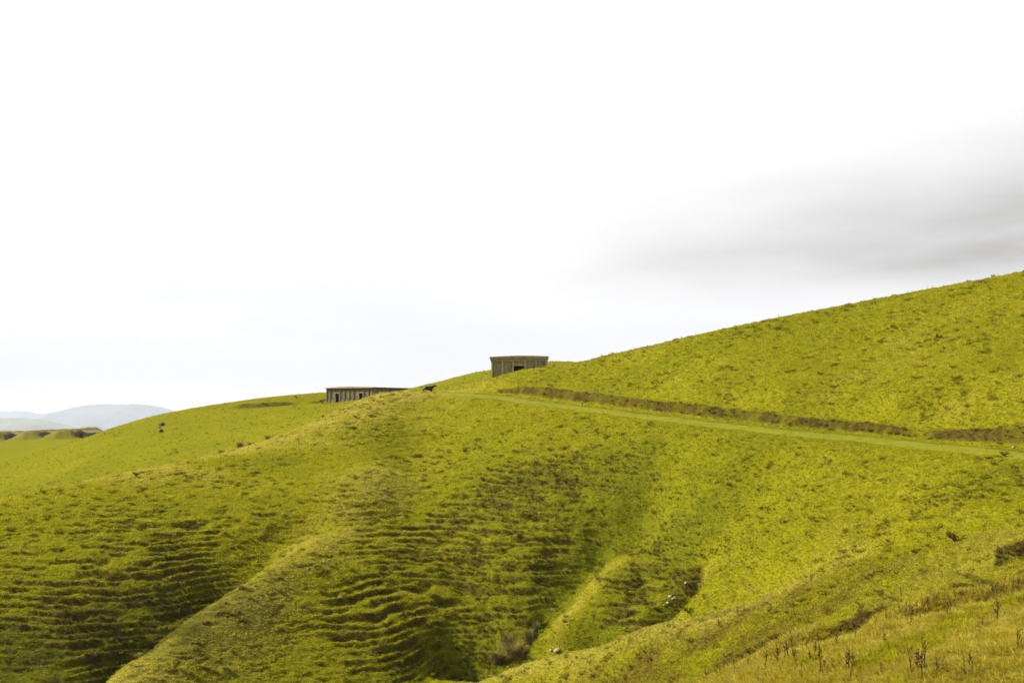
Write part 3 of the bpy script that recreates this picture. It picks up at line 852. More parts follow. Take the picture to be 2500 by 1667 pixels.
# ------------------------------------------------------------------ ground: one sheet out to the horizon
def build_ground():
    us = np.r_[np.arange(-760, -140, 6.0), np.arange(-140, 2640, 3.5), np.arange(2640, 3400, 6.0)]
    ang_in = np.arctan((us - 1250.0) / F_PX)
    lo, hi = ang_in[0], ang_in[-1]
    k = np.linspace(0, 1, 40)[1:]
    grow = (k ** 2.2)
    right = hi + (math.pi - hi) * grow
    left = lo - (math.pi + lo) * grow
    ang = np.r_[left[::-1][1:], ang_in, right]
    rs = [0.0]
    r = 1.0
    while r < 26:
        rs.append(r)
        r *= 1.10
    r = 27.0
    while r < 12500:
        rs.append(r)
        if r < 34:
            r *= 1.004
        elif r < 100:
            r *= 1.00205
        elif r < 152:
            r *= 1.0021
        elif r < 192:
            r *= 1.008
        elif r < 310:
            r *= 1.0036
        elif r < 540:
            r *= 1.008
        else:
            r *= 1.07
    rs = np.array(rs[1:])
    A, Rr = np.meshgrid(ang, rs)
    jx = np.random.RandomState(3)
    A = A + (jx.rand(*A.shape) - 0.5) * np.where(np.abs(A) < hi, 0.0009, 0)
    x, y = np.sin(A) * Rr, np.cos(A) * Rr
    # close the ring behind the camera
    x[:, -1], y[:, -1] = x[:, 0], y[:, 0]
    z, mk = height(x, y)
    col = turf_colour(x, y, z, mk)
    nr, na = x.shape
    xyz = np.stack([x, y, z], -1).reshape(-1, 3)
    idx = np.arange(nr * na).reshape(nr, na)
    q = np.stack([idx[:-1, :-1], idx[1:, :-1], idx[1:, 1:], idx[:-1, 1:]], -1).reshape(-1, 4)
    q = q[:, ::-1]
    # cap round the camera
    n_v = len(xyz)
    xyz = np.vstack([xyz, [[0, 0, ground_z(0, 0)]]])
    col = np.vstack([col.reshape(-1, 3), col.reshape(-1, 3)[:1]])
    cap = np.stack([idx[0, :-1], np.full(na - 1, n_v), idx[0, 1:]], -1)[:, ::-1]
    cap = np.stack([idx[0, 1:], np.full(na - 1, n_v), idx[0, :-1]], -1)
    me = bpy.data.meshes.new("ground")
    me.vertices.add(len(xyz))
    me.vertices.foreach_set('co', xyz.astype(np.float32).ravel())
    loops = np.concatenate([q.ravel(), cap.ravel()]).astype(np.int32)
    starts = np.concatenate([np.arange(len(q)) * 4, len(q) * 4 + np.arange(len(cap)) * 3]).astype(np.int32)
    me.loops.add(len(loops))
    me.loops.foreach_set('vertex_index', loops)
    me.polygons.add(len(starts))
    me.polygons.foreach_set('loop_start', starts)
    me.polygons.foreach_set('use_smooth', np.ones(len(starts), bool))
    me.update(calc_edges=True)
    at = me.attributes.new('tint', 'FLOAT_COLOR', 'POINT')
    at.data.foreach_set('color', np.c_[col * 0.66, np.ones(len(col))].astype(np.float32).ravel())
    me.materials.append(M['ground'])
    me.validate()
    o = link(bpy.data.objects.new("ground", me))
    tag(o, kind="structure")
    o["label"] = "steep green pasture hillside cut by gullies and sheep terraces"
    return x, y, z, mk, col[:-1].reshape(nr, na, 3), ang, rs


gx, gy, gz, gmk, gcol, gang, grs = build_ground()


# the mown track: a sheet of short grass a little above the ground
def build_track():
    mb = MB()
    pts, vals = TRACK_PTS, TRACK_VALS
    path = []
    for i in range(len(pts) - 1):
        a, b = Vector(pts[i]), Vector(pts[i + 1])
        n = max(2, int((b - a).length / 0.5))
        for j in range(n):
            t = j / n
            path.append((a.lerp(b, t), vals[i][2] + (vals[i + 1][2] - vals[i][2]) * t))
    path = [(p, u) for p, u in path if u > 985 and p.y > 52]
    rows = []
    sm = [p for p, u in path]
    for _ in range(6):
        sm = [sm[0]] + [(sm[i - 1] + sm[i] * 2 + sm[i + 1]) / 4 for i in range(1, len(sm) - 1)] + [sm[-1]]
    px, py = [], []
    W = 11
    for i, p in enumerate(sm):
        d = (sm[min(i + 1, len(sm) - 1)] - sm[max(i - 1, 0)]).normalized()
        nrm = Vector((-d.y, d.x))
        for s in range(W):
            t = (s / (W - 1) - 0.5) * 2
            wob = 1.0 + 0.13 * math.sin(i * 0.31 + 2 * t) + 0.11 * math.sin(i * 0.83 + 1 + t) + 0.10 * R.uniform(-1, 1)
            q = p + nrm * (t * 1.12 * (wob if abs(t) > 0.8 else 1))
            px.append(q.x)
            py.append(q.y)
    px, py = np.array(px), np.array(py)
    zz, _ = height(px, py)
    hh = noise(px / 0.5, py / 0.5, 91) * 0.012
    edge = np.abs(np.tile(np.linspace(-1, 1, W), len(sm)))
    zz = zz + 0.035 + hh - 0.06 * (edge > 0.95)
    mb.v = [tuple(t) for t in np.c_[px, py, zz]]
    for i in range(len(sm) - 1):
        for s in range(W - 1):
            a = i * W + s
            mb.f.append((a, a + 1, a + W + 1, a + W))
    me = mb.mesh("path", M['path'], True)
    bm = bmesh.new()
    bm.from_mesh(me)
    bmesh.ops.recalc_face_normals(bm, faces=bm.faces)
    up = sum((f.normal.z for f in bm.faces)) > 0
    if not up:
        bmesh.ops.reverse_faces(bm, faces=bm.faces)
    bm.to_mesh(me)
    bm.free()
    o = link(bpy.data.objects.new("path", me))
    tag(o, "smooth light green grass track running down across the hillside", kind="structure")


mt, nt = new_mat("mown_track_grass")
pos = nt.n('ShaderNodeNewGeometry').outputs['Position']
n1, n2 = nt.noise(pos, 0.8, 4.0, 0.6), nt.noise(pos, 7.0, 4.0, 0.65)
c = nt.mix(nt.step(0.3, 0.7, n1), (0.080, 0.086, 0.0035), (0.112, 0.108, 0.005))
c = nt.mix(nt.m('MULTIPLY', nt.step(0.45, 0.7, n2), 0.4), c, (0.16, 0.14, 0.014))
finish(nt, c, 0.95, n2, 0.05, 0.05)
M['path'] = mt
build_track()

# ------------------------------------------------------------------ grass: tufts over the near slopes
SOURCES = bpy.data.collections.new("grass_tuft_shapes")


def tuft_source(name, blades, h, spread, width, bend, seed):
    rr = random.Random(seed)
    v, f, val = [], [], []
    for b in range(blades):
        a = rr.uniform(0, 2 * math.pi)
        rad = spread * math.sqrt(rr.random())
        bx, by = math.cos(a) * rad, math.sin(a) * rad
        hh = h * rr.uniform(0.55, 1.25)
        da = a + rr.uniform(-0.9, 0.9)
        lean = bend * rr.uniform(0.4, 1.3) * hh
        lx, ly = math.cos(da) * lean, math.sin(da) * lean
        wa = rr.uniform(0, math.pi)
        wx, wy = math.cos(wa) * width * rr.uniform(0.6, 1.3), math.sin(wa) * width
        k = len(v)
        v += [(bx - wx, by - wy, -0.05), (bx + wx, by + wy, -0.05), (bx + lx * 0.35 + wx * 0.8, by + ly * 0.35 + wy * 0.8, hh * 0.6), (bx + lx * 0.35 - wx * 0.8, by + ly * 0.35 - wy * 0.8, hh * 0.6), (bx + lx, by + ly, hh * (1.0 - 0.25 * bend))]
        f += [(k, k + 1, k + 2, k + 3), (k + 3, k + 2, k + 4)]
        val += [rr.random()] * 5
    me = bpy.data.meshes.new(name)
    me.from_pydata(v, [], f)
    at = me.attributes.new('blade', 'FLOAT', 'POINT')
    at.data.foreach_set('value', val)
    me.materials.append(M['blade'])
    o = bpy.data.objects.new(name, me)
    SOURCES.objects.link(o)


for i in range(5):
    tuft_source("grass_tuft", 18, 0.050, 0.145, 0.016, 1.3, 40 + i)       # 0..4 grazed turf
for i in range(4):
    tuft_source("tussock_tuft", 30, 0.15, 0.13, 0.018, 1.2, 60 + i)     # 5..8 tussocky
for i in range(4):
    tuft_source("wild_grass_tuft", 34, 0.36, 0.22, 0.014, 1.0, 80 + i)         # 9..12 long grass on the bench


def grass_object(name, pts, rot, scl, idx, tint, label):
    me = bpy.data.meshes.new(name)
    me.vertices.add(len(pts))
    me.vertices.foreach_set('co', pts.astype(np.float32).ravel())
    for nm, ty, key, dat in (('turn', 'FLOAT_VECTOR', 'vector', rot), ('size', 'FLOAT_VECTOR', 'vector', scl), ('shape', 'INT', 'value', idx), ('tint', 'FLOAT_COLOR', 'color', np.c_[tint, np.ones(len(tint))])):
        at = me.attributes.new(nm, ty, 'POINT')
        at.data.foreach_set(key, np.ascontiguousarray(dat, dtype=np.int32 if ty == 'INT' else np.float32).ravel())
    me.update()
    o = link(bpy.data.objects.new(name, me))
    ng = bpy.data.node_groups.new(name + "_scatter", 'GeometryNodeTree')
    ng.interface.new_socket('Geometry', in_out='INPUT', socket_type='NodeSocketGeometry')
    ng.interface.new_socket('Geometry', in_out='OUTPUT', socket_type='NodeSocketGeometry')
    gi, go = ng.nodes.new('NodeGroupInput'), ng.nodes.new('NodeGroupOutput')
    ci = ng.nodes.new('GeometryNodeCollectionInfo')
    ci.inputs['Collection'].default_value = SOURCES
    ci.inputs['Separate Children'].default_value = True
    ci.inputs['Reset Children'].default_value = True
    ip = ng.nodes.new('GeometryNodeInstanceOnPoints')
    ip.inputs['Pick Instance'].default_value = True

    def named(nm, ty):
        nd = ng.nodes.new('GeometryNodeInputNamedAttribute')
        nd.data_type = ty
        nd.inputs['Name'].default_value = nm
        return nd.outputs[0]
    ng.links.new(gi.outputs[0], ip.inputs['Points'])
    ng.links.new(ci.outputs[0], ip.inputs['Instance'])
    ng.links.new(named('shape', 'INT'), ip.inputs['Instance Index'])
    e2r = ng.nodes.new('FunctionNodeEulerToRotation')
    ng.links.new(named('turn', 'FLOAT_VECTOR'), e2r.inputs[0])
    ng.links.new(e2r.outputs[0], ip.inputs['Rotation'])
    ng.links.new(named('size', 'FLOAT_VECTOR'), ip.inputs['Scale'])
    ng.links.new(ip.outputs[0], go.inputs[0])
    md = o.modifiers.new("scatter", 'NODES')
    md.node_group = ng
    tag(o, label, kind="stuff")
    return o


def scatter_grass():
    rs = np.random.RandomState(5)
    elev = gz / np.maximum(np.hypot(gx, gy), 1e-3)
    run = np.maximum.accumulate(elev, axis=0)
    seen = elev > run - 0.012
    inside = ((gang > -0.66) & (gang < 0.71))[None, :]
    r = np.hypot(gx, gy)
    ok = seen & inside & (r > 27) & (r < 300) & (rs.rand(*gx.shape) > np.clip(gmk['trk'] * 1.15, 0, 1) * 0.8)
    dens = np.where(r < 160, 0.62, 0.40)
    dens = np.where(gmk['rough'] > 0.4, 0.62, dens)
    pick = ok & (rs.rand(*gx.shape) < dens)
    ii, jj = np.nonzero(pick)
    n = len(ii)
    rr = r[ii, jj]
    du = 3.5 / F_PX * rr
    x = gx[ii, jj] + (rs.rand(n) - 0.5) * du
    y = gy[ii, jj] + (rs.rand(n) - 0.5) * du * 1.3
    z = gz[ii, jj]
    rough = gmk['rough'][ii, jj] > 0.45
    tuss = (gmk['tuss'][ii, jj] > 0.4) | (gmk['riser'][ii, jj] > 0.35) | (gmk['gold'][ii, jj] > 0.3)
    bank = gmk['bank'][ii, jj] > 0.3
    big = (tuss & (rs.rand(n) < 0.5)) | (bank & (rs.rand(n) < 0.35)) | (rs.rand(n) < 0.015)
    idx = np.where(rough, 9 + rs.randint(0, 4, n), np.where(big, 5 + rs.randint(0, 4, n), rs.randint(0, 5, n)))
    s = rs.uniform(0.65, 1.35, n) * np.clip(rr / 95.0, 0.8, 1.7)
    s = np.where(rough, rs.uniform(0.45, 1.15, n), s)
    hgt = np.where(rough, s, np.minimum(s, 1.3)) * rs.uniform(0.7, 1.25, n)
    hgt = np.where(gmk['trk'][ii, jj] > 0.4, hgt * 0.6, hgt)
    idx = np.where(gmk['trk'][ii, jj] > 0.3, rs.randint(0, 5, n), idx)
    scl = np.c_[s, s, hgt]
    rot = np.c_[rs.uniform(-0.35, 0.35, n), rs.uniform(-0.35, 0.35, n), rs.uniform(0, 6.28, n)]
    c = gcol[ii, jj] * rs.uniform(0.86, 1.18, n)[:, None]
    sw = rs.rand(n)
    c = np.where((sw < 0.14)[:, None], c * 0.7 + STRAW * 0.33, c)
    c = np.where(((sw > 0.86) & ~tuss & ~bank)[:, None], c * 0.7 + LUSH * 0.3, c)
    c = np.where((tuss & ~rough)[:, None], c * 0.85, c)
    c = c * np.where(rough, 1.35, 1.55)[:, None]
    # nothing grows through the floors of the buildings
    keep = ~(bank & (rs.rand(n) < 0.6))
    keep &= ~((np.abs(x - 1.05) < 4.5) & (y > 149.6) & (y < 167))
    p = np.c_[x, y, z]
    rg = rough & keep
    gr = ~rough & keep
    print("grass tufts", gr.sum(), rg.sum())
    grass_object("grass", p[gr], rot[gr], scl[gr], idx[gr], c[gr], "short grazed turf and small tussocks covering the hillside")
    grass_object("rough_grass", p[rg], rot[rg], scl[rg], idx[rg], c[rg], "long golden and green grass on the slope at lower right")


scatter_grass()

# ------------------------------------------------------------------ far hills
def far_hill(prof, dist, depth, label, seed, col_lo, col_hi, bumps, base=-440.0):
    dist, depth, bumps = dist * 2.4, depth * 2.4, bumps * 2.0
    mt, nt = new_mat("far_hillside")
    pos = nt.n('ShaderNodeNewGeometry').outputs['Position']
    n = nt.noise(pos, 0.003, 7.0, 0.65)
    finish(nt, nt.mix(nt.step(0.40, 0.60, n), col_lo, col_hi), 0.95, None, 0, 0.05)
    us = np.arange(prof[0][0], prof[-1][0] + 1, 3.0)
    vs = np.interp(us, [p[0] for p in prof], [p[1] for p in prof])
    # soften the corners of the outline
    for _ in range(10):
        vs[1:-1] = (vs[:-2] + 2 * vs[1:-1] + vs[2:]) / 4
    ts = np.r_[np.linspace(-1, 0, 26), np.linspace(0, 1, 12)[1:]]
    U, T = np.meshgrid(us, ts)
    V = np.meshgrid(vs, ts)[0]
    Y = dist + T * depth
    top = (HORIZON - V) / F_PX * dist
    fall = np.clip(1 - np.abs(T) ** 1.3, 0, 1)
    X = (U - 1250) / F_PX * dist
    rough = noise(X / 400, Y / 400, seed) * 24 + noise(X / 130, Y / 130, seed + 1) * bumps
    spur = np.abs(noise(X / 1000, Y / 2100, seed + 2)) * 110 * np.clip(np.abs(T) * 2.5, 0, 1) * fall
    Z = base + (top - base) * fall + (rough - spur) * fall * np.clip(np.abs(T) * 4 + 0.12, 0, 1) + np.abs(noise(X / 52, Y / 52, seed + 4)) * bumps * 0.8 * fall
    nr, na = X.shape
    idx = np.arange(nr * na).reshape(nr, na)
    q = np.stack([idx[:-1, :-1], idx[:-1, 1:], idx[1:, 1:], idx[1:, :-1]], -1).reshape(-1, 4)
    me = bpy.data.meshes.new("hill")
    me.from_pydata(np.stack([X, Y, Z], -1).reshape(-1, 3).tolist(), [], q.tolist())
    me.polygons.foreach_set('use_smooth', [True] * len(me.polygons))
    me.materials.append(mt)
    o = link(bpy.data.objects.new("hill", me))
    tag(o, label, kind="structure")
    return float(Z.max())


h1 = far_hill([(-420, 1022), (-250, 1012), (-120, 1006), (0, 1004.5), (38, 1003), (62, 1003.5), (80, 1007), (105, 1010.5), (150, 1013), (260, 1022), (420, 1036)], 7600, 900,
              "pale hazy ridge furthest left on the horizon", 201, (0.04, 0.05, 0.03), (0.06, 0.07, 0.035), 7)
h2 = far_hill([(-150, 1040), (0, 1026), (70, 1017), (115, 1010), (150, 1003), (190, 991), (222, 987.5), (262, 986), (300, 987), (335, 985.5), (366, 988), (400, 995), (430, 1004), (520, 1016), (700, 1030), (900, 1042)], 6600, 1000,
              "broad pale blue hill fading into haze on the horizon", 205, (0.035, 0.05, 0.03), (0.06, 0.075, 0.04), 7)
h3 = far_hill([(-420, 1018), (-200, 1020), (0, 1021), (60, 1021), (100, 1024), (130, 1031), (165, 1041), (190, 1046), (205, 1041), (222, 1038), (240, 1042), (262, 1048), (330, 1056)], 4200, 800,
              "low pale green slope in haze behind the far magazines", 209, (0.06, 0.075, 0.04), (0.105, 0.115, 0.06), 3)

# ------------------------------------------------------------------ haze: one closed box of even air
hz_top = max(float(gz.max()), h1, h2, h3) + 6.0
hz_bot = min(float(gz.min()), -170.0) - 3.0
mb = MB()
mb.box(-24000, 24000, -14000, 24000, hz_bot, hz_top)
mt, nt = new_mat("haze_air")
pv = nt.n('ShaderNodeVolumePrincipled', {'Color': (0.69, 0.74, 0.97, 1), 'Density': 0.000040, 'Anisotropy': 0.0})
ou = nt.n('ShaderNodeOutputMaterial')
nt.link(pv.outputs[0], ou.inputs['Volume'])
tag(mb.build("haze", mt), "thin pale haze filling the air over the hills", kind="stuff")


# ------------------------------------------------------------------ concrete magazines
def place(origin, rz):
    return Matrix.Translation(Vector(origin)) @ Matrix.Rotation(rz, 4, 'Z')


def panel_boards(mb, x0, x1, y0, y1, z0, z1, joint=0.62, gap=0.035):
    """a wall panel cast in lifts: each lift proud, its joint recessed"""
    mb.box(x0, x1, y0 + 0.09, y1, z0, z1)
    z = z0
    while z < z1 - 0.05:
        t = min(z + joint, z1)
        mb.box(x0 + 0.06, x1 - 0.06, y0, y0 + 0.088, z + gap * 0.5, t - gap * 0.5)
        z = t


def upper_magazine():
    """flat roofed magazine of five bays with a doorway in the middle"""
    front, floor, top = 150.0, 4.0, 7.66
    cx = (1267.6 - 1250) / F_PX * front
    rt = empty("concrete_magazine", (cx, front, floor))
    tag(rt, "square concrete magazine with five front bays standing alone higher up the hill above the track", "magazine", "concrete magazines on the hills")
    W, D, H = 8.42, 15.0, top - floor
    k = 0.00551
    edges = [(0, 45), (275, 335), (565, 620), (905, 965), (1195, 1250), (1475, 1530)]
    hw = W / 2
    pil = [(-hw + a * k, -hw + b * k) for a, b in edges]
    low = -2.2
    for a, b in pil:
        mb = MB()
        mb.box(a, b, -0.0, 0.42, low, H - 0.34)
        bevel(mb.build("pilaster", M['conc_up_trim'], rt), 0.02)
    mb = MB()
    mb.box(-hw, hw, -0.012, 0.40, H - 0.337, H)
    bevel(mb.build("beam", M['conc_up_trim'], rt), 0.02)
    for i in range(5):
        a, b = pil[i][1] + 0.003, pil[i + 1][0] - 0.003
        if i != 2:
            mb = MB()
            panel_boards(mb, a, b, 0.24, 0.38, low, H - 0.34, 0.46, 0.05)
            mb.build("panel", M['conc_up'], rt)
        else:
            mb = MB()
            mb.box(a, b, 0.18, 0.38, 3.18, H - 0.34)
            mb.build("panel", M['conc_up'], rt)
            mb = MB()
            mb.box(a, b, 0.25, 0.38, 2.86, 3.165)
            mb.build("panel", M['conc_up'], rt)
            mb = MB()
            mb.box(a - 0.02, b + 0.02, -0.02, 0.36, 2.60, 2.84)
            bevel(mb.build("lintel", M['conc_up_trim'], rt), 0.025)
            mb = MB()
            mb.box(a, b, 0.10, 0.36, low, 0.05)
            mb.build("sill", M['conc_up_trim'], rt)
    # side walls with their own pilasters, back wall, floor
    for s in (-1, 1):
        mb = MB()
        xa, xb = sorted((s * (hw - 0.12), s * (hw - 0.34)))
        mb.box(xa, xb, 0.43, D - 0.26, low, H)
        w_ = mb.build("side_wall", M['conc_up'], rt)
        for j in range(1, 8):
            mb = MB()
            xa, xb = sorted((s * (hw - 0.0), s * (hw - 0.118)))
            yj = 0.43 + j * (D - 0.7) / 8
            mb.box(xa, xb, yj - 0.15, yj + 0.15, low, H - 0.3)
            mb.build("pilaster", M['conc_up_trim'], w_)
    mb = MB()
    mb.box(-hw, hw, D - 0.25, D, low, H)
    mb.build("back_wall", M['conc_up'], rt)
    mb = MB()
    mb.box(-hw + 0.36, hw - 0.36, 0.45, D - 0.3, -0.2, 0.0)
    mb.build("floor", M['dark'], rt)
    mb = MB()
    mb.box(-hw + 0.36, hw - 0.36, 2.0, 2.1, 0.0, H - 0.02)
    mb.build("inner_wall", M['dark'], rt)
    # roof slab with a slight camber, splayed eaves along both sides
    mb = MB()
    oh = 0.24
    prof = [(-hw - oh, H + 0.10), (-hw - oh + 0.02, H + 0.28), (-hw * 0.45, H + 0.42), (0.3, H + 0.47), (hw * 0.5, H + 0.45), (hw + oh - 0.02, H + 0.38), (hw + oh, H + 0.16), (hw + 0.1, H + 0.004), (-hw - 0.1, H + 0.004)]
    mb.prism_y(prof[::-1], -0.27, D + 0.25)
    mb.build("roof", M['roof'], rt)
    for s in (-1, 1):
        mb = MB()
        pr = [(s * (hw + oh), H + 0.10), (s * (hw - 0.002), H - 0.62), (s * (hw - 0.002), H + 0.0), (s * (hw + 0.1), H + 0.0)]
        mb.prism_y(pr if s > 0 else pr[::-1], -0.02, D + 0.1)
        mb.build("eave", M['conc_up_trim'], rt)
    return rt


def middle_magazine():
    """long low magazine, front of ten bays with two doorways"""
    ox, oy = (796.5 - 1250) / F_PX * 279.5, 279.5
    ex, ey = (909 - 1250) / F_PX * 270.0, 270.0
    W = math.hypot(ex - ox, ey - oy)
    rz = math.atan2(ey - oy, ex - ox)
    floor = 2.15
    rt = empty("concrete_magazine", (ox, oy, floor), rz)
    tag(rt, "long low concrete magazine with two pale framed doorways, left of the standing cow", "magazine", "concrete magazines on the hills")
    H, D, low = 3.78, 34.0, -1.8
    widths = [157, 180, 210, 180, 190, 170, 185, 210, 185, 150]
    k = W / sum(widths)
    xs = [0.0]
    for q in widths:
        xs.append(xs[-1] + q * k)
    pw = 0.15
    for i, x in enumerate(xs):
        mb = MB()
        a, b = (x, x + 2 * pw) if i == 0 else (x - 2 * pw, x) if i == 10 else (x - pw, x + pw)
        mb.box(a, b, -0.02, 0.4, low, H - 0.30)
        mb.build("pilaster", M['conc_mid_trim'], rt)
    mb = MB()
    mb.box(0, W, -0.03, 0.4, H - 0.297, H)
    mb.build("beam", M['conc_mid_trim'], rt)
    for i in range(10):
        a = xs[i] + (2 * pw if i == 0 else pw) + 0.002
        b = xs[i + 1] - (2 * pw if i == 9 else pw) - 0.002
        if i in (2, 7):
            dh = 2.42 if i == 2 else 2.44
            mb = MB()
            mb.box(a, b, 0.17, 0.34, dh + 0.16, H - 0.30)
            mb.build("panel", M['conc_mid'], rt)
            door = empty("doorway", (0, 0, 0))
            door.parent = rt
            fw = 0.11
            f = MB()
            f.box(a, a + fw, -0.05, 0.3, -0.4 if i == 2 else 0.2, dh)
            f.build("jamb", M['frame'], door)
            f = MB()
            f.box(b - fw, b, -0.05, 0.3, -0.4 if i == 2 else 0.2, dh)
            f.build("jamb", M['frame'], door)
            f = MB()
            f.box(a - 0.05, b + 0.05, -0.06, 0.3, dh + 0.003, dh + 0.155)
            f.build("lintel", M['frame'], door)
        else:
            mb = MB()
            panel_boards(mb, a, b, 0.16, 0.34, 0.62, H - 0.30, 0.55)
            mb.build("panel", M['conc_mid'], rt)
            mb = MB()
            mb.box(a, b, 0.08, 0.33, low, 0.61)
            mb.build("plinth", M['frame_dull'], rt)
    for s, x in ((-1, 0.0), (1, W)):
        mb = MB()
        xa, xb = sorted((x - s * 0.12, x - s * 0.34))
        mb.box(xa, xb, 0.42, D - 0.3, low, H)
        w_ = mb.build("side_wall", M['conc_up'], rt)
        for j in range(1, 19):
            mb = MB()
            xa, xb = sorted((x, x - s * 0.118))
            yj = 0.42 + j * (D - 0.7) / 19
            mb.box(xa, xb, yj - 0.15, yj + 0.15, low, H - 0.28)
            mb.build("pilaster", M['conc_mid_trim'], w_)
        mb = MB()
        xa, xb = sorted((x, x - s * 0.118))
        mb.box(xa, xb, 0.42, D - 0.3, H - 0.277, H - 0.003)
        mb.build("beam", M['conc_mid_trim'], w_)
    mb = MB()
    mb.box(0, W, D - 0.29, D, low, H)
    mb.build("back_wall", M['conc_up'], rt)
    mb = MB()
    mb.box(0.4, W - 0.4, 0.45, D - 0.35, -0.2, 0.0)
    mb.build("floor", M['dark'], rt)
    mb = MB()
    mb.box(0.4, W - 0.4, 2.0, 2.1, 0.0, H - 0.02)
    mb.build("inner_wall", M['dark'], rt)
    mb = MB()
    oh = 0.42
    prof = [(-oh, H + 0.02), (-oh, H + 0.20), (W * 0.3, H + 0.42), (W * 0.55, H + 0.46), (W * 0.8, H + 0.36), (W + oh, H + 0.22), (W + oh, H + 0.02), (W + 0.02, H + 0.003), (-0.02, H + 0.003)]
    mb.prism_y(prof[::-1], -0.36, D + 0.3)
    mb.build("roof", M['roof'], rt)
    return rt


M['frame_dull'] = concrete_material("pale_plinth_concrete", (0.130, 0.108, 0.050), (0.085, 0.064, 0.036), -20, -19)


def far_magazine(u, yy, width, base, label, eave=2.3, ridge=3.35, length=18.0):
    cx = (u - 1250) / F_PX * yy
    rt = empty("concrete_magazine", (cx, yy, base))
    tag(rt, label, "magazine", "concrete magazines on the hills")
    hw, low = width / 2, -1.5
    dw = 0.85
    dh = 1.95
    fr = MB()
    sl = (ridge - eave) / hw
    # gable front in three pieces round the doorway
    fr.prism_y([(-hw, low), (-dw, low), (-dw, ridge - sl * dw), (-hw, eave)], 0.0, 0.3)
    fr.prism_y([(dw, low), (hw, low), (hw, eave), (dw, ridge - sl * dw)], 0.0, 0.3)
    fr.prism_y([(-dw, dh), (dw, dh), (dw, ridge - sl * dw), (0, ridge), (-dw, ridge - sl * dw)], 0.001, 0.299)
    fr.build("gable_wall", M['conc_far'], rt)
    for s in (-1, 1):
        mb = MB()
        xa, xb = sorted((s * (dw + 0.01), s * (dw + 0.24)))
        mb.box(xa, xb, -0.12, -0.002, low, ridge - sl * (dw + 0.24) - 0.02)
        mb.build("pilaster", M['conc_far'], rt)
        mb = MB()
        mb.box(s * dw * 0.97 - 0.14, s * dw * 0.97 + 0.14, -0.14, 0.02, dh + 0.32, dh + 0.86)
        mb.build("vent", M['dark'], rt)
        mb = MB()
        xa, xb = sorted((s * hw, s * (hw - 0.3)))
        mb.box(xa, xb, 0.303, length - 0.3, low, eave - 0.02)
        w_ = mb.build("side_wall", M['conc_far'], rt)
        for j in range(1, 7):
            mb = MB()
            xa, xb = sorted((s * (hw + 0.003), s * (hw + 0.12)))
            yj = j * length / 7
            mb.box(xa, xb, yj - 0.16, yj + 0.16, low, eave - 0.1)
            mb.build("pilaster", M['conc_far'], w_)
    mb = MB()
    mb.box(-dw + 0.02, dw - 0.02, 1.6, 1.7, low, dh + 0.3)
    mb.build("inner_wall", M['dark'], rt)
    mb = MB()
    mb.box(-dw - 0.05, dw + 0.05, -0.16, -0.125, dh, dh + 0.22)
    mb.build("lintel", M['conc_far'], rt)
    mb = MB()
    mb.box(-hw + 0.31, hw - 0.31, length - 0.29, length, low, eave)
    mb.build("back_wall", M['conc_far'], rt)
    mb = MB()
    oh, th = 0.32, 0.20
    prof = [(-hw - oh, eave - sl * oh), (0, ridge + 0.004), (hw + oh, eave - sl * oh), (hw + oh, eave - sl * oh + th), (0, ridge + th), (-hw - oh, eave - sl * oh + th)]
    mb.prism_y(prof, -0.3, length + 0.2)
    mb.build("roof", M['roof_far'], rt)
    return rt


upper_magazine()
middle_magazine()
for (u, yy, wd, fl), lb in zip(BUNKERS, ("gabled concrete magazine nearest the left edge, half behind a grassy bank",
                                     "gabled concrete magazine between two grassy banks, middle of the three far ones",
                                     "gabled concrete magazine with its long side wall showing, right one of three far ones")):
    far_magazine(u, yy, wd, fl, lb)


# fence by the far magazines
def far_fence():
    pts = [(-40, 430), (10, 436), (60, 443), (89, 447), (107, 450), (143, 456), (181, 466), (201, 462), (240, 452)]
    xy = [((u - 1250) / F_PX * y, y) for u, y in pts]
    zs = height(np.array([p[0] for p in xy]), np.array([p[1] for p in xy]))[0]
    rt = empty("wire_fence", (xy[0][0], xy[0][1], float(zs[0])))
    tag(rt, "thin wire fence with grey posts in front of the far magazines", "fence")
    base = Vector((xy[0][0], xy[0][1], float(zs[0])))
    for (x, y), z in zip(xy, zs):
        mb = MB()
        mb.tube([Vector((x, y, z - 0.3)) - base, Vector((x + R.uniform(-.05, .05), y, z + 1.25)) - base], [0.09, 0.08], 6)
        mb.build("post", M['post'], rt)
    for h in (0.4, 0.75, 1.1):
        mb = MB()
        mb.tube([Vector((x, y, float(z) + h)) - base for (x, y), z in zip(xy, zs)], [0.012] * len(xy), 3)
        mb.build("wire", M['wire'], rt)


far_fence()


# ------------------------------------------------------------------ cattle
def skin_body(name, verts, edges, radii, mat, parent, root=0, sub=2):
    me = bpy.data.meshes.new(name)
    me.from_pydata(verts, edges, [])
    o = bpy.data.objects.new(name, me)
    COL.objects.link(o)
    md = o.modifiers.new("skin", 'SKIN')
    md.use_smooth_shade = True
    sv = me.skin_vertices[0].data
    for i, r in enumerate(radii):
        sv[i].radius = r if isinstance(r, tuple) else (r, r)
        sv[i].use_root = (i == root)
    ss = o.modifiers.new("sub", 'SUBSURF')
    ss.levels = ss.render_levels = sub
    bpy.context.view_layer.update()
    dg = bpy.context.evaluated_depsgraph_get()
    out = bpy.data.meshes.new_from_object(o.evaluated_get(dg))
    bpy.data.objects.remove(o)
    out.name = name
    out.materials.clear()
    out.materials.append(mat)
    out.polygons.foreach_set('use_smooth', [True] * len(out.polygons))
    return link(bpy.data.objects.new(name, out), parent)


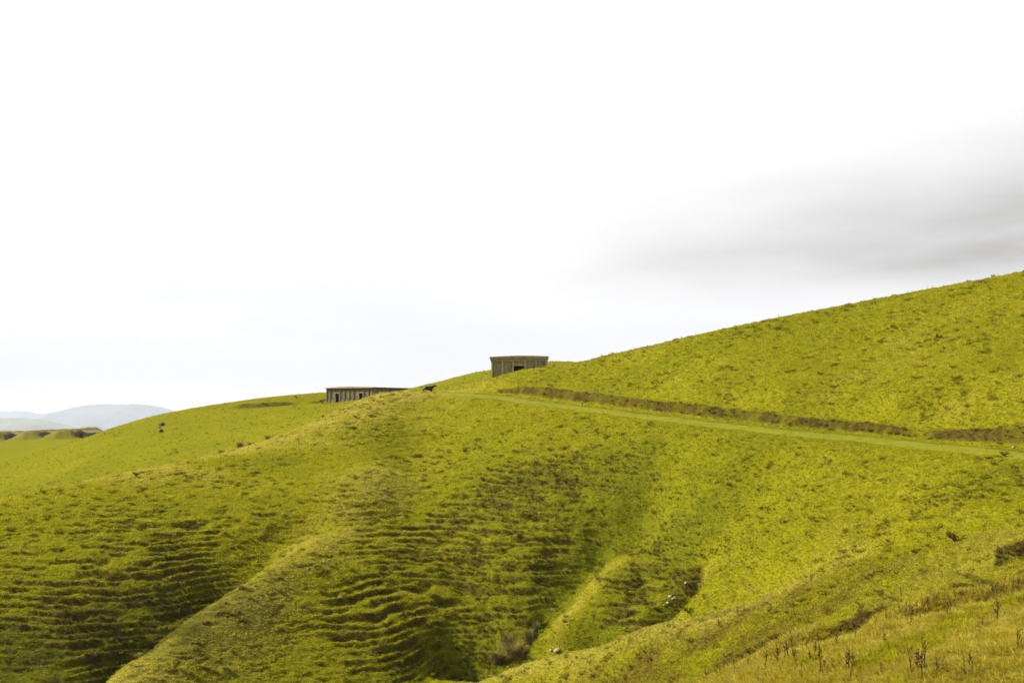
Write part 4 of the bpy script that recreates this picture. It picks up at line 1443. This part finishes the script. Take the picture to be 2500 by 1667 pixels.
def head_extras(rt, poll, yaw):
    """two ears and two short horns at the top of the head"""
    for s in (-1, 1):
        side = Vector((0, s, 0))
        mb = MB()
        p = Vector(poll)
        mb.tube([p + side * 0.08, p + side * 0.20 + Vector((-0.02, 0, 0.0)), p + side * 0.31 + Vector((-0.03, 0, -0.05))], [0.035, 0.062, 0.012], 6)
        mb.build("ear", M['hide'], rt, True)
        mb = MB()
        mb.tube([p + side * 0.06 + Vector((0, 0, 0.07)), p + side * 0.16 + Vector((0, 0, 0.15)), p + side * 0.17 + Vector((0.05, 0, 0.25))], [0.03, 0.022, 0.006], 6)
        mb.build("horn", M['horn'], rt, True)


def standing_cow(loc, rz, label):
    rt = empty("cow", loc, rz)
    tag(rt, label, "cow", "black cattle")
    V, E, RR = [], [], []

    def chain(pts, start=None):
        prev = start
        for p, r in pts:
            V.append(p)
            RR.append(r)
            if prev is not None:
                E.append((prev, len(V) - 1))
            prev = len(V) - 1
        return prev
    chain([((-0.78, 0, 1.08), (0.27, 0.25)), ((-0.40, 0, 1.02), (0.32, 0.33)), ((0.05, 0, 0.98), (0.34, 0.37)), ((0.45, 0, 1.02), (0.31, 0.34)), ((0.75, 0, 1.10), (0.24, 0.30))])
    neck = chain([((0.98, 0, 1.24), (0.17, 0.22)), ((1.16, 0, 1.38), (0.14, 0.16)), ((1.30, 0, 1.38), (0.13, 0.13)), ((1.48, 0, 1.28), (0.105, 0.11)), ((1.62, 0, 1.19), (0.085, 0.085))], 4)
    for s in (-1, 1):
        chain([((-0.74, s * 0.17, 0.78), 0.16), ((-0.68, s * 0.19, 0.60), 0.105), ((-0.82, s * 0.19, 0.40), 0.062), ((-0.78, s * 0.19, 0.12), 0.05), ((-0.74, s * 0.19, 0.03), 0.062)], 0)
        chain([((0.58, s * 0.17, 0.72), 0.135), ((0.60, s * 0.18, 0.48), 0.08), ((0.59, s * 0.18, 0.36), 0.065), ((0.59, s * 0.18, 0.12), 0.045), ((0.62, s * 0.18, 0.03), 0.06)], 3)
    skin_body("body", V, E, RR, M['hide'], rt)
    head_extras(rt, (1.20, 0, 1.46), 0)
    mb = MB()
    mb.tube([(-0.98, 0, 1.22), (-1.08, 0, 1.05), (-1.09, 0.02, 0.75), (-1.07, 0.03, 0.45), (-1.06, 0.03, 0.30)], [0.04, 0.03, 0.022, 0.045, 0.01], 6)
    mb.build("tail", M['hide'], rt, True)
    return rt


def lying_cow(loc, rz, label, head_yaw, head_up):
    """resting on its folded legs with the head raised"""
    rt = empty("cow", loc, rz)
    tag(rt, label, "cow", "black cattle")
    V, E, RR = [], [], []

    def chain(pts, start=None):
        prev = start
        for p, r in pts:
            V.append(p)
            RR.append(r)
            if prev is not None:
                E.append((prev, len(V) - 1))
            prev = len(V) - 1
    chain([((-0.72, 0.04, 0.44), (0.27, 0.28)), ((-0.35, 0.0, 0.46), (0.36, 0.36)), ((0.05, 0, 0.47), (0.40, 0.40)), ((0.42, 0, 0.50), (0.36, 0.38)), ((0.68, 0, 0.54), (0.26, 0.30))])
    c, s = math.cos(head_yaw), math.sin(head_yaw)
    chain([((0.86, 0.03 * s, 0.70 + head_up * 0.3), (0.17, 0.2)), ((0.98 + 0.02 * c, 0.1 * s, 0.86 + head_up * 0.6), (0.14, 0.15)), ((1.02 + 0.1 * c, 0.2 * s, 0.92 + head_up), (0.13, 0.13)),
           ((1.02 + 0.27 * c, 0.36 * s, 0.86 + head_up), (0.105, 0.11)), ((1.02 + 0.42 * c, 0.50 * s, 0.79 + head_up), (0.085, 0.085))], 4)
    for sd in (-1, 1):
        chain([((-0.55, sd * 0.33, 0.30), 0.17), ((-0.22, sd * 0.45, 0.24), 0.11), ((-0.52, sd * 0.50, 0.10), 0.07), ((-0.20, sd * 0.52, 0.06), 0.05)], 0)
        chain([((0.60, sd * 0.26, 0.26), 0.14), ((0.88, sd * 0.27, 0.12), 0.085), ((0.62, sd * 0.29, 0.06), 0.055)], 3)
    skin_body("body", V, E, RR, M['hide'], rt)
    head_extras(rt, (1.0 + 0.06 * c, 0.16 * s, 1.0 + head_up), head_yaw)
    mb = MB()
    mb.tube([(-0.93, 0.04, 0.52), (-1.04, 0.10, 0.32), (-1.02, 0.22, 0.12), (-0.85, 0.36, 0.06)], [0.04, 0.03, 0.024, 0.03], 6)
    mb.build("tail", M['hide'], rt, True)
    return rt


x, y = (1044 - 1250) / F_PX * 159, 159.0
standing_cow((x, y, ground_z(x, y) - 0.02), math.radians(24), "black cow standing behind the grassy crest beside the track")
x, y = (395 - 1250) / F_PX * 247.5, 247.5
lying_cow((x, y, ground_z(x, y) - 0.03), math.radians(84), "black cow lying upslope on the green hill, the higher of the two resting together", 0.5, -0.22)
x, y = (393 - 1250) / F_PX * 241.0, 241.0
lying_cow((x, y, ground_z(x, y) - 0.03), math.radians(118), "black cow lying with raised head, the lower of two resting on the far hill", 0.9, 0.16)


# ------------------------------------------------------------------ stones
def stone(name, u, y, size, label, seed, group=None, flat=0.6, lift=0.18, mat=None):
    bm = bmesh.new()
    bmesh.ops.create_icosphere(bm, subdivisions=3, radius=0.5)
    rr = np.random.RandomState(seed)
    off = rr.rand(3) * 20
    for v in bm.verts:
        p = np.array(v.co)
        n = float(noise(np.array([p[0] * 2.2 + off[0]]), np.array([p[1] * 2.2 + p[2] * 1.7 + off[1]]), 5)[0])
        n2 = float(noise(np.array([p[0] * 5 + off[2]]), np.array([p[1] * 5 - p[2] * 4]), 6)[0])
        v.co = v.co * (1 + 0.35 * n + 0.12 * n2)
        # facets
        for d in ((0.7, 0.2, 0.6), (-0.5, 0.5, 0.7), (0.1, -0.9, 0.4), (-0.8, -0.3, 0.2)):
            dv = Vector(d).normalized()
            k = v.co.dot(dv) - 0.36
            if k > 0:
                v.co -= dv * k * 0.8
    me = bpy.data.meshes.new(name)
    bm.to_mesh(me)
    bm.free()
    me.materials.append(mat or M['stone'])
    o = link(bpy.data.objects.new(name, me))
    x = (u - 1250) / F_PX * y
    z = ground_z(x, y)
    size *= 0.72
    sx, sy = size, size * rr.uniform(0.7, 1.0)
    o.scale = (sx, sy, size * flat)
    o.rotation_euler = (rr.uniform(-.3, .3), rr.uniform(-.3, .3), rr.uniform(0, 6))
    o.location = (x, y, z + size * flat * lift)
    tag(o, label, "stone", group)
    return o


def at_pixel(u, v, near, far):
    """distance at which the ground is met along the line of sight through a photo pixel"""
    ys = np.linspace(near, far, 500)
    xs = (u - 1250) / F_PX * ys
    zs = height(xs, ys)[0]
    row = HORIZON - zs / ys * F_PX
    hit = np.nonzero(row <= v)[0]
    return float(ys[hit[0]]) if len(hit) else float(ys[-1])


g = "pale stones showing in the grass"
stone("stone", 1360, at_pixel(1360, 1588, 66, 90), 1.0, "large pale stone by itself in the grass just right of the big tussock clump", 1, g, 0.38)
stone("stone", 1346, at_pixel(1346, 1589, 66, 90), 0.5, "small white stone touching the left end of the large pale stone", 2, g, 0.6)
for k, (u, v, s, lb) in enumerate([(1637, 1458, 0.55, "rounded pale stone at the left of the small pile in the dark gully"),
                                   (1648, 1460, 0.50, "pale stone at the right of the small pile in the dark gully"),
                                   (1642, 1466, 0.34, "small pale stone in front of the pile in the dark gully"),
                                   (1630, 1473, 0.48, "pale round stone lying lower down the gully below the small pile"),
                                   (1621, 1478, 0.30, "little flat stone lowest in the dark gully"),
                                   (1674, 1427, 0.42, "pale stone alone on the grassy lip above the gully pile"),
                                   (1879, 1036, 0.36, "white stone at the foot of the earth bank halfway along the track"),
                                   (2474, 1093, 0.36, "white stone at the foot of the earth bank near the right edge"),
                                   (484, 1108, 0.60, "tiny white stone on the far hill above the crest")]):
    near, far = (60, 120) if v > 1200 else (66, 120) if u > 1000 else (190, 240)
    stone("stone", u, at_pixel(u, v, near, far), s, lb, 10 + k, g, 0.7)


# ------------------------------------------------------------------ plants
def blade_clump(mb, n, h, spread, arch, width, rr):
    for i in range(n):
        a = rr.uniform(0, 2 * math.pi)
        rad = spread * rr.random() * 0.35
        b = Vector((math.cos(a) * rad, math.sin(a) * rad, -0.1))
        da = a + rr.uniform(-0.5, 0.5)
        hh = h * rr.uniform(0.55, 1.1)
        out = spread * arch * rr.uniform(0.3, 1.1)
        d = Vector((math.cos(da), math.sin(da), 0))
        sd = Vector((-d.y, d.x, 0)) * width * rr.uniform(0.6, 1.3)
        k = len(mb.v)
        segs = 5
        for s in range(segs):
            t = s / (segs - 1)
            p = b + d * out * t ** 1.7 + Vector((0, 0, hh * (t - 0.42 * arch * t * t * t)))
            wd = sd * (1 - 0.85 * t)
            mb.v.append(tuple(p - wd))
            mb.v.append(tuple(p + wd))
        for s in range(segs - 1):
            mb.f.append((k + 2 * s, k + 2 * s + 1, k + 2 * s + 3, k + 2 * s + 2))


def tussock(u, v, near, far, h, spread, label, seed, mat='tussock', n=260, arch=1.0, group="tall tussock clumps in the gullies", plumes=0):
    y = at_pixel(u, v, near, far)
    x = (u - 1250) / F_PX * y
    rt = empty("tussock_grass", (x, y, ground_z(x, y)))
    tag(rt, label, "tussock", group)
    rr = random.Random(seed)
    mb = MB()
    blade_clump(mb, n, h, spread, arch, 0.017, rr)
    mb.build("blades", M[mat], rt)
    mb = MB()
    blade_clump(mb, n // 3, h * 0.55, spread * 1.2, 1.3, 0.017, rr)
    mb.build("dead_blades", M['rush'], rt)
    return rt


tussock(1252, 1600, 70, 90, 2.0, 1.25, "biggest pale tussock clump in the middle gully", 1, 'tussock', 420)
tussock(1278, 1606, 70, 90, 1.5, 0.75, "darker tussock hugging the right side of the biggest clump", 2, 'sedge', 240, 0.8)
tussock(1291, 1565, 70, 92, 1.45, 0.7, "grey green tussock uphill and behind the biggest clump", 3, 'sedge', 260, 0.7)
tussock(1308, 1552, 70, 92, 1.75, 0.5, "tall narrow upright tussock furthest up the middle gully", 4, 'sedge', 220, 0.55)
tussock(1215, 1612, 70, 92, 1.25, 0.8, "low brown tussock in the shade left of the biggest clump", 5, 'rush', 240, 0.9)
tussock(1238, 1575, 70, 92, 1.3, 0.7, "brown topped tussock at the back left of the biggest clump", 16, 'rush', 200, 0.8)
tussock(1534, 1500, 70, 92, 1.15, 0.65, "tan tussock hanging from the bank between the two right hand gullies", 6, 'tussock', 180)
tussock(1556, 1545, 70, 92, 0.95, 0.7, "wispy pale tussock at the mouth of the right hand gully", 7, 'tussock', 180)
tussock(590, 1438, 75, 100, 0.9, 0.6, "straw coloured tussock at the head of the left hand gully", 8, 'tussock', 160)
tussock(335, 1606, 62, 90, 0.8, 0.6, "straw tussock on the edge of the left hand gully near the bottom", 9, 'tussock', 160)
tussock(586, 1092, 180, 225, 1.7, 1.6, "brown rush clump in the dip between the far hill and the crest", 10, 'rush', 320, 0.7, "rush clumps behind the crest")
tussock(655, 1074, 180, 225, 1.5, 1.4, "brown rush clump highest in the dip behind the crest", 11, 'rush', 260, 0.7, "rush clumps behind the crest")
tussock(540, 1107, 180, 225, 1.3, 1.4, "dull green rush clump lowest in the dip behind the crest", 12, 'sedge', 260, 0.7, "rush clumps behind the crest")
tussock(612, 1088, 180, 225, 1.2, 1.4, "short rush clump beside the larger brown one behind the crest", 13, 'sedge', 240, 0.7, "rush clumps behind the crest")


def bush(u, v, near, far, size, label, seed, mat='bush', name="bush", cat="bush", group=None):
    y = at_pixel(u, v, near, far)
    x = (u - 1250) / F_PX * y
    rt = empty(name, (x, y, ground_z(x, y)))
    tag(rt, label, cat, group)
    rr = random.Random(seed)
    st = MB()
    lf = MB()
    for i in range(9):
        a = rr.uniform(0, 6.28)
        ln = size * rr.uniform(0.5, 1.0)
        tip = Vector((math.cos(a) * ln * 0.7, math.sin(a) * ln * 0.7, ln * rr.uniform(0.5, 0.95)))
        mid = tip * 0.5 + Vector((rr.uniform(-.1, .1), rr.uniform(-.1, .1), 0.08)) * size
        st.tube([(0, 0, -0.1), mid, tip], [0.03 * size, 0.02 * size, 0.006], 4)
        for j in range(34):
            t = rr.uniform(0.35, 1.05)
            c = mid.lerp(tip, t) + Vector((rr.gauss(0, .13), rr.gauss(0, .13), rr.gauss(0, .10))) * size
            q = Vector((rr.uniform(-1, 1), rr.uniform(-1, 1), rr.uniform(-1, 1))).normalized()
            p2 = q.cross(Vector((0.3, 0.5, 0.8))).normalized()
            s = 0.07 * size * rr.uniform(0.6, 1.4)
            k = len(lf.v)
            lf.v += [tuple(c - q * s), tuple(c + p2 * s * 0.6), tuple(c + q * s), tuple(c - p2 * s * 0.6)]
            lf.f.append((k, k + 1, k + 2, k + 3))
    st.build("stems", M['stalk'], rt)
    lf.build("leaves", M[mat], rt)
    return rt


bush(787, 984, 262, 285, 1.3, "dark low bush at the left end of the long concrete magazine", 1)
bush(333, 1163, 100, 113, 0.55, "small dark weed bush on the crest of the main hill, above the left slope", 2)
bush(108, 1206, 95, 108, 0.5, "small brownish weed bush on the same crest near the left edge", 3, 'weedleaf')
bush(2454, 1116, 62, 80, 0.5, "reddish brown weed bush on the lower edge of the track near the right side", 4, 'deadleaf')
bush(2334, 1322, 54, 70, 0.7, "brown weed bush on the fold of the slope above the cut bank at right", 5, 'deadleaf')
bush(788, 1018, 120, 132, 0.35, "tiny weed on the shoulder of the main hill below the long magazine", 6, 'weedleaf')
bush(1680, 1495, 66, 80, 0.55, "scrubby weed on the grassy edge right of the stony gully", 7, 'weedleaf')
bush(2293, 827, 92, 130, 0.6, "dark weed alone on the upper hillside at right", 8, 'deadleaf')
bush(725, 972, 262, 300, 0.9, "dark weed on the slope left of the long concrete magazine", 9)


def thistle_meshes(seed, h):
    """an upright dead thistle: bent stem with side branches, withered leaves and fluffy heads"""
    rr = random.Random(seed)
    st, lf, sd = MB(), MB(), MB()
    tops = []
    pts = [Vector((0, 0, -0.08))]
    lean = Vector((rr.uniform(-.16, .16), rr.uniform(-.16, .16), 0))
    for i in range(1, 6):
        t = i / 5
        pts.append(Vector((lean.x * t * h + rr.uniform(-.02, .02), lean.y * t * h + rr.uniform(-.02, .02), h * t)))
    st.tube(pts, [0.024, 0.022, 0.018, 0.015, 0.011, 0.007], 5)
    tops.append(pts[-1])
    for i in range(rr.randint(5, 9)):
        t = rr.uniform(0.35, 0.95)
        b = pts[1].lerp(pts[-1], t)
        a = rr.uniform(0, 6.28)
        ln = h * rr.uniform(0.12, 0.30) * (1.2 - 0.6 * t)
        tip = b + Vector((math.cos(a) * ln * 0.55, math.sin(a) * ln * 0.55, ln * rr.uniform(0.6, 1.0)))
        st.tube([b, b.lerp(tip, 0.5) + Vector((0, 0, -0.02)), tip], [0.012, 0.010, 0.006], 4)
        tops.append(tip)
        if rr.random() < 0.5:
            t2 = tip + Vector((rr.uniform(-.08, .08), rr.uniform(-.08, .08), 0.10))
            st.tube([b.lerp(tip, 0.6), t2], [0.008, 0.005], 4)
            tops.append(t2)
    for i in range(30):
        t = rr.random() ** 0.8
        b = pts[0].lerp(pts[-1], t * 0.92 + 0.03)
        a = rr.uniform(0, 6.28)
        ln = rr.uniform(0.05, 0.15) * (1.25 - t)
        d = Vector((math.cos(a), math.sin(a), rr.uniform(-0.9, 0.3)))
        s = Vector((-d.y, d.x, 0.3)).normalized() * 0.02
        k = len(lf.v)
        m_ = b + d * ln * 0.5 + Vector((0, 0, 0.03))
        lf.v += [tuple(b), tuple(m_ + s), tuple(b + d * ln), tuple(m_ - s)]
        lf.f.append((k, k + 1, k + 2, k + 3))
    for p in tops:
        bm = bmesh.new()
        bmesh.ops.create_icosphere(bm, subdivisions=1, radius=0.026 * rr.uniform(0.7, 1.3))
        bm.verts.ensure_lookup_table()
        sd.add([tuple(v.co * rr.uniform(0.75, 1.25) + p) for v in bm.verts], [tuple(v.index for v in f.verts) for f in bm.faces])
        bm.free()
    return st.mesh("stem", M['stalk']), lf.mesh("leaves", M['deadleaf']), sd.mesh("seed_heads", M['seed'])


THISTLES = [thistle_meshes(s, h) for s, h in ((1, 1.25), (2, 1.05), (3, 0.85), (4, 1.35), (5, 0.7), (6, 1.1), (7, 0.95))]


def thistle(x, y, k, label, group, scale=1.0, green=False):
    rt = empty("dead_thistle", (x, y, ground_z(x, y)), R.uniform(0, 6.28))
    rt.scale = (scale, scale, scale * R.uniform(0.9, 1.1))
    tag(rt, label, "thistle", group)
    st, lf, sd = THISTLES[k % len(THISTLES)]
    link(bpy.data.objects.new("stem", st), rt)
    link(bpy.data.objects.new("leaves", lf), rt)
    link(bpy.data.objects.new("seed_heads", sd), rt)
    return rt


# stalks one can tell apart on the bench: photo pixel of the foot, height in photo pixels
BENCH = [(1795, 1655, 50), (1822, 1640, 40), (1868, 1640, 50), (1880, 1630, 36), (1895, 1632, 60), (1915, 1625, 55), (1925, 1618, 66), (1940, 1622, 70), (1948, 1640, 60), (1955, 1648, 34),
         (1968, 1600, 46), (1990, 1605, 44), (2003, 1598, 60), (2005, 1655, 84), (2012, 1662, 56), (2016, 1648, 40), (2045, 1588, 60), (2062, 1660, 80), (2068, 1648, 66), (2075, 1662, 70), (2078, 1650, 50),
         (2085, 1570, 60), (2095, 1540, 34), (2110, 1520, 30), (2135, 1545, 40), (2160, 1585, 44), (2168, 1530, 60), (2180, 1560, 30), (2197, 1510, 34), (2220, 1540, 64), (2225, 1610, 36), (2230, 1665, 96),
         (2236, 1655, 80), (2245, 1660, 70), (2250, 1668, 88), (2256, 1650, 90), (2262, 1500, 42), (2290, 1663, 60), (2300, 1650, 44), (2252, 1590, 36), (2282, 1580, 30), (2308, 1520, 44), (2318, 1515, 36),
         (2330, 1485, 40), (2345, 1470, 34), (2358, 1662, 60), (2365, 1640, 46), (2372, 1655, 40), (2382, 1478, 36), (2395, 1468, 34), (2405, 1490, 40), (2425, 1478, 56), (2435, 1465, 40), (2432, 1525, 60),
         (2455, 1470, 46), (2470, 1455, 40), (2480, 1465, 44), (2494, 1460, 50), (2488, 1590, 60), (2496, 1600, 46), (2398, 1540, 34), (2440, 1655, 36), (2150, 1655, 44), (2120, 1640, 36), (1930, 1560, 26),
         (1860, 1585, 26), (2340, 1560, 30), (2200, 1455, 26), (2225, 1448, 26), (1850, 1652, 30), (1760, 1662, 36), (1725, 1660, 30), (2030, 1560, 28), (2052, 1545, 28), (1978, 1625, 40), (1900, 1600, 40), (1935, 1590, 38)]
LB = "dry brown thistle stalk standing in the rough golden grass at lower right"
GB = "dead thistles on the rough slope"
for k, (u, v, hp) in enumerate(BENCH):
    y = at_pixel(u, v, 33, 62)
    x = (u - 1250) / F_PX * y
    h = hp / F_PX * y
    base_h = (1.25, 1.05, 0.85, 1.35, 0.7, 1.1, 0.95)[k % 7]
    thistle(x, y, k, LB, GB, max(0.35, min(1.5, 0.88 * h / base_h)))
for u, v, hp, lb in [(1663, 824, 9, "small grey weed on the skyline, left one of the close pair on the upper hill"),
                     (1697, 820, 12, "leaning brown weed on the skyline, right one of the close pair on the upper hill"),
                     (1901, 773, 12, "small dark weed alone on the skyline halfway up the upper hill"),
                     (2215, 715, 8, "thin grey weed on the skyline just left of the two dark ones"),
                     (2264, 704, 11, "dark bushy weed on the skyline, left of a close pair near the right"),
                     (2277, 700, 9, "dark bushy weed on the skyline, right of a close pair near the right"),
                     (2429, 674, 10, "dark low weed on the skyline furthest right"),
                     (1586, 847, 6, "tiny weed on the skyline lowest on the upper hill"),
                     (1050, 938, 5, "tiny weed on the skyline just above the standing cow"),
                     (624, 974, 5, "tiny weed tuft on the skyline of the far hill, left of the long magazine"),
                     (1740, 1352, 22, "small dead weed above the head of the stony gully"),
                     (1459, 1582, 18, "single dead weed on the front fold right of the large pale stone"),
                     (1771, 1510, 24, "single dead weed on the sunny front fold near the scrubby weed")]:
    near, far = (115, 150) if u > 1500 and v < 900 else (255, 300) if v < 980 else (60, 95)
    ys = np.linspace(near, far, 300)
    xs = (u - 1250) / F_PX * ys
    rows = HORIZON - height(xs, ys)[0] / ys * F_PX
    if v < 980:
        y = float(ys[int(np.argmin(rows))])
    else:
        y = at_pixel(u, v, near, far)
    x = (u - 1250) / F_PX * y
    k = R.randrange(7)
    base_h = (1.25, 1.05, 0.85, 1.35, 0.7, 1.1, 0.95)[k]
    thistle(x, y, k, lb, "single weeds on the hills", max(0.25, 0.75 * hp / F_PX * y / base_h))
# young thistles crowding the foot of the cut bank
for i in range(46):
    u = R.uniform(2060, 2500)
    y = at_pixel(u, np.interp(u, [2060, 2250, 2500], [1535, 1482, 1440]) + R.uniform(-16, 34), 36, 60)
    x = (u - 1250) / F_PX * y
    o = thistle(x, y, R.randrange(7), "short withered thistle crowded below the dark cut bank at right", "thistles below the cut bank", R.uniform(0.28, 0.55))
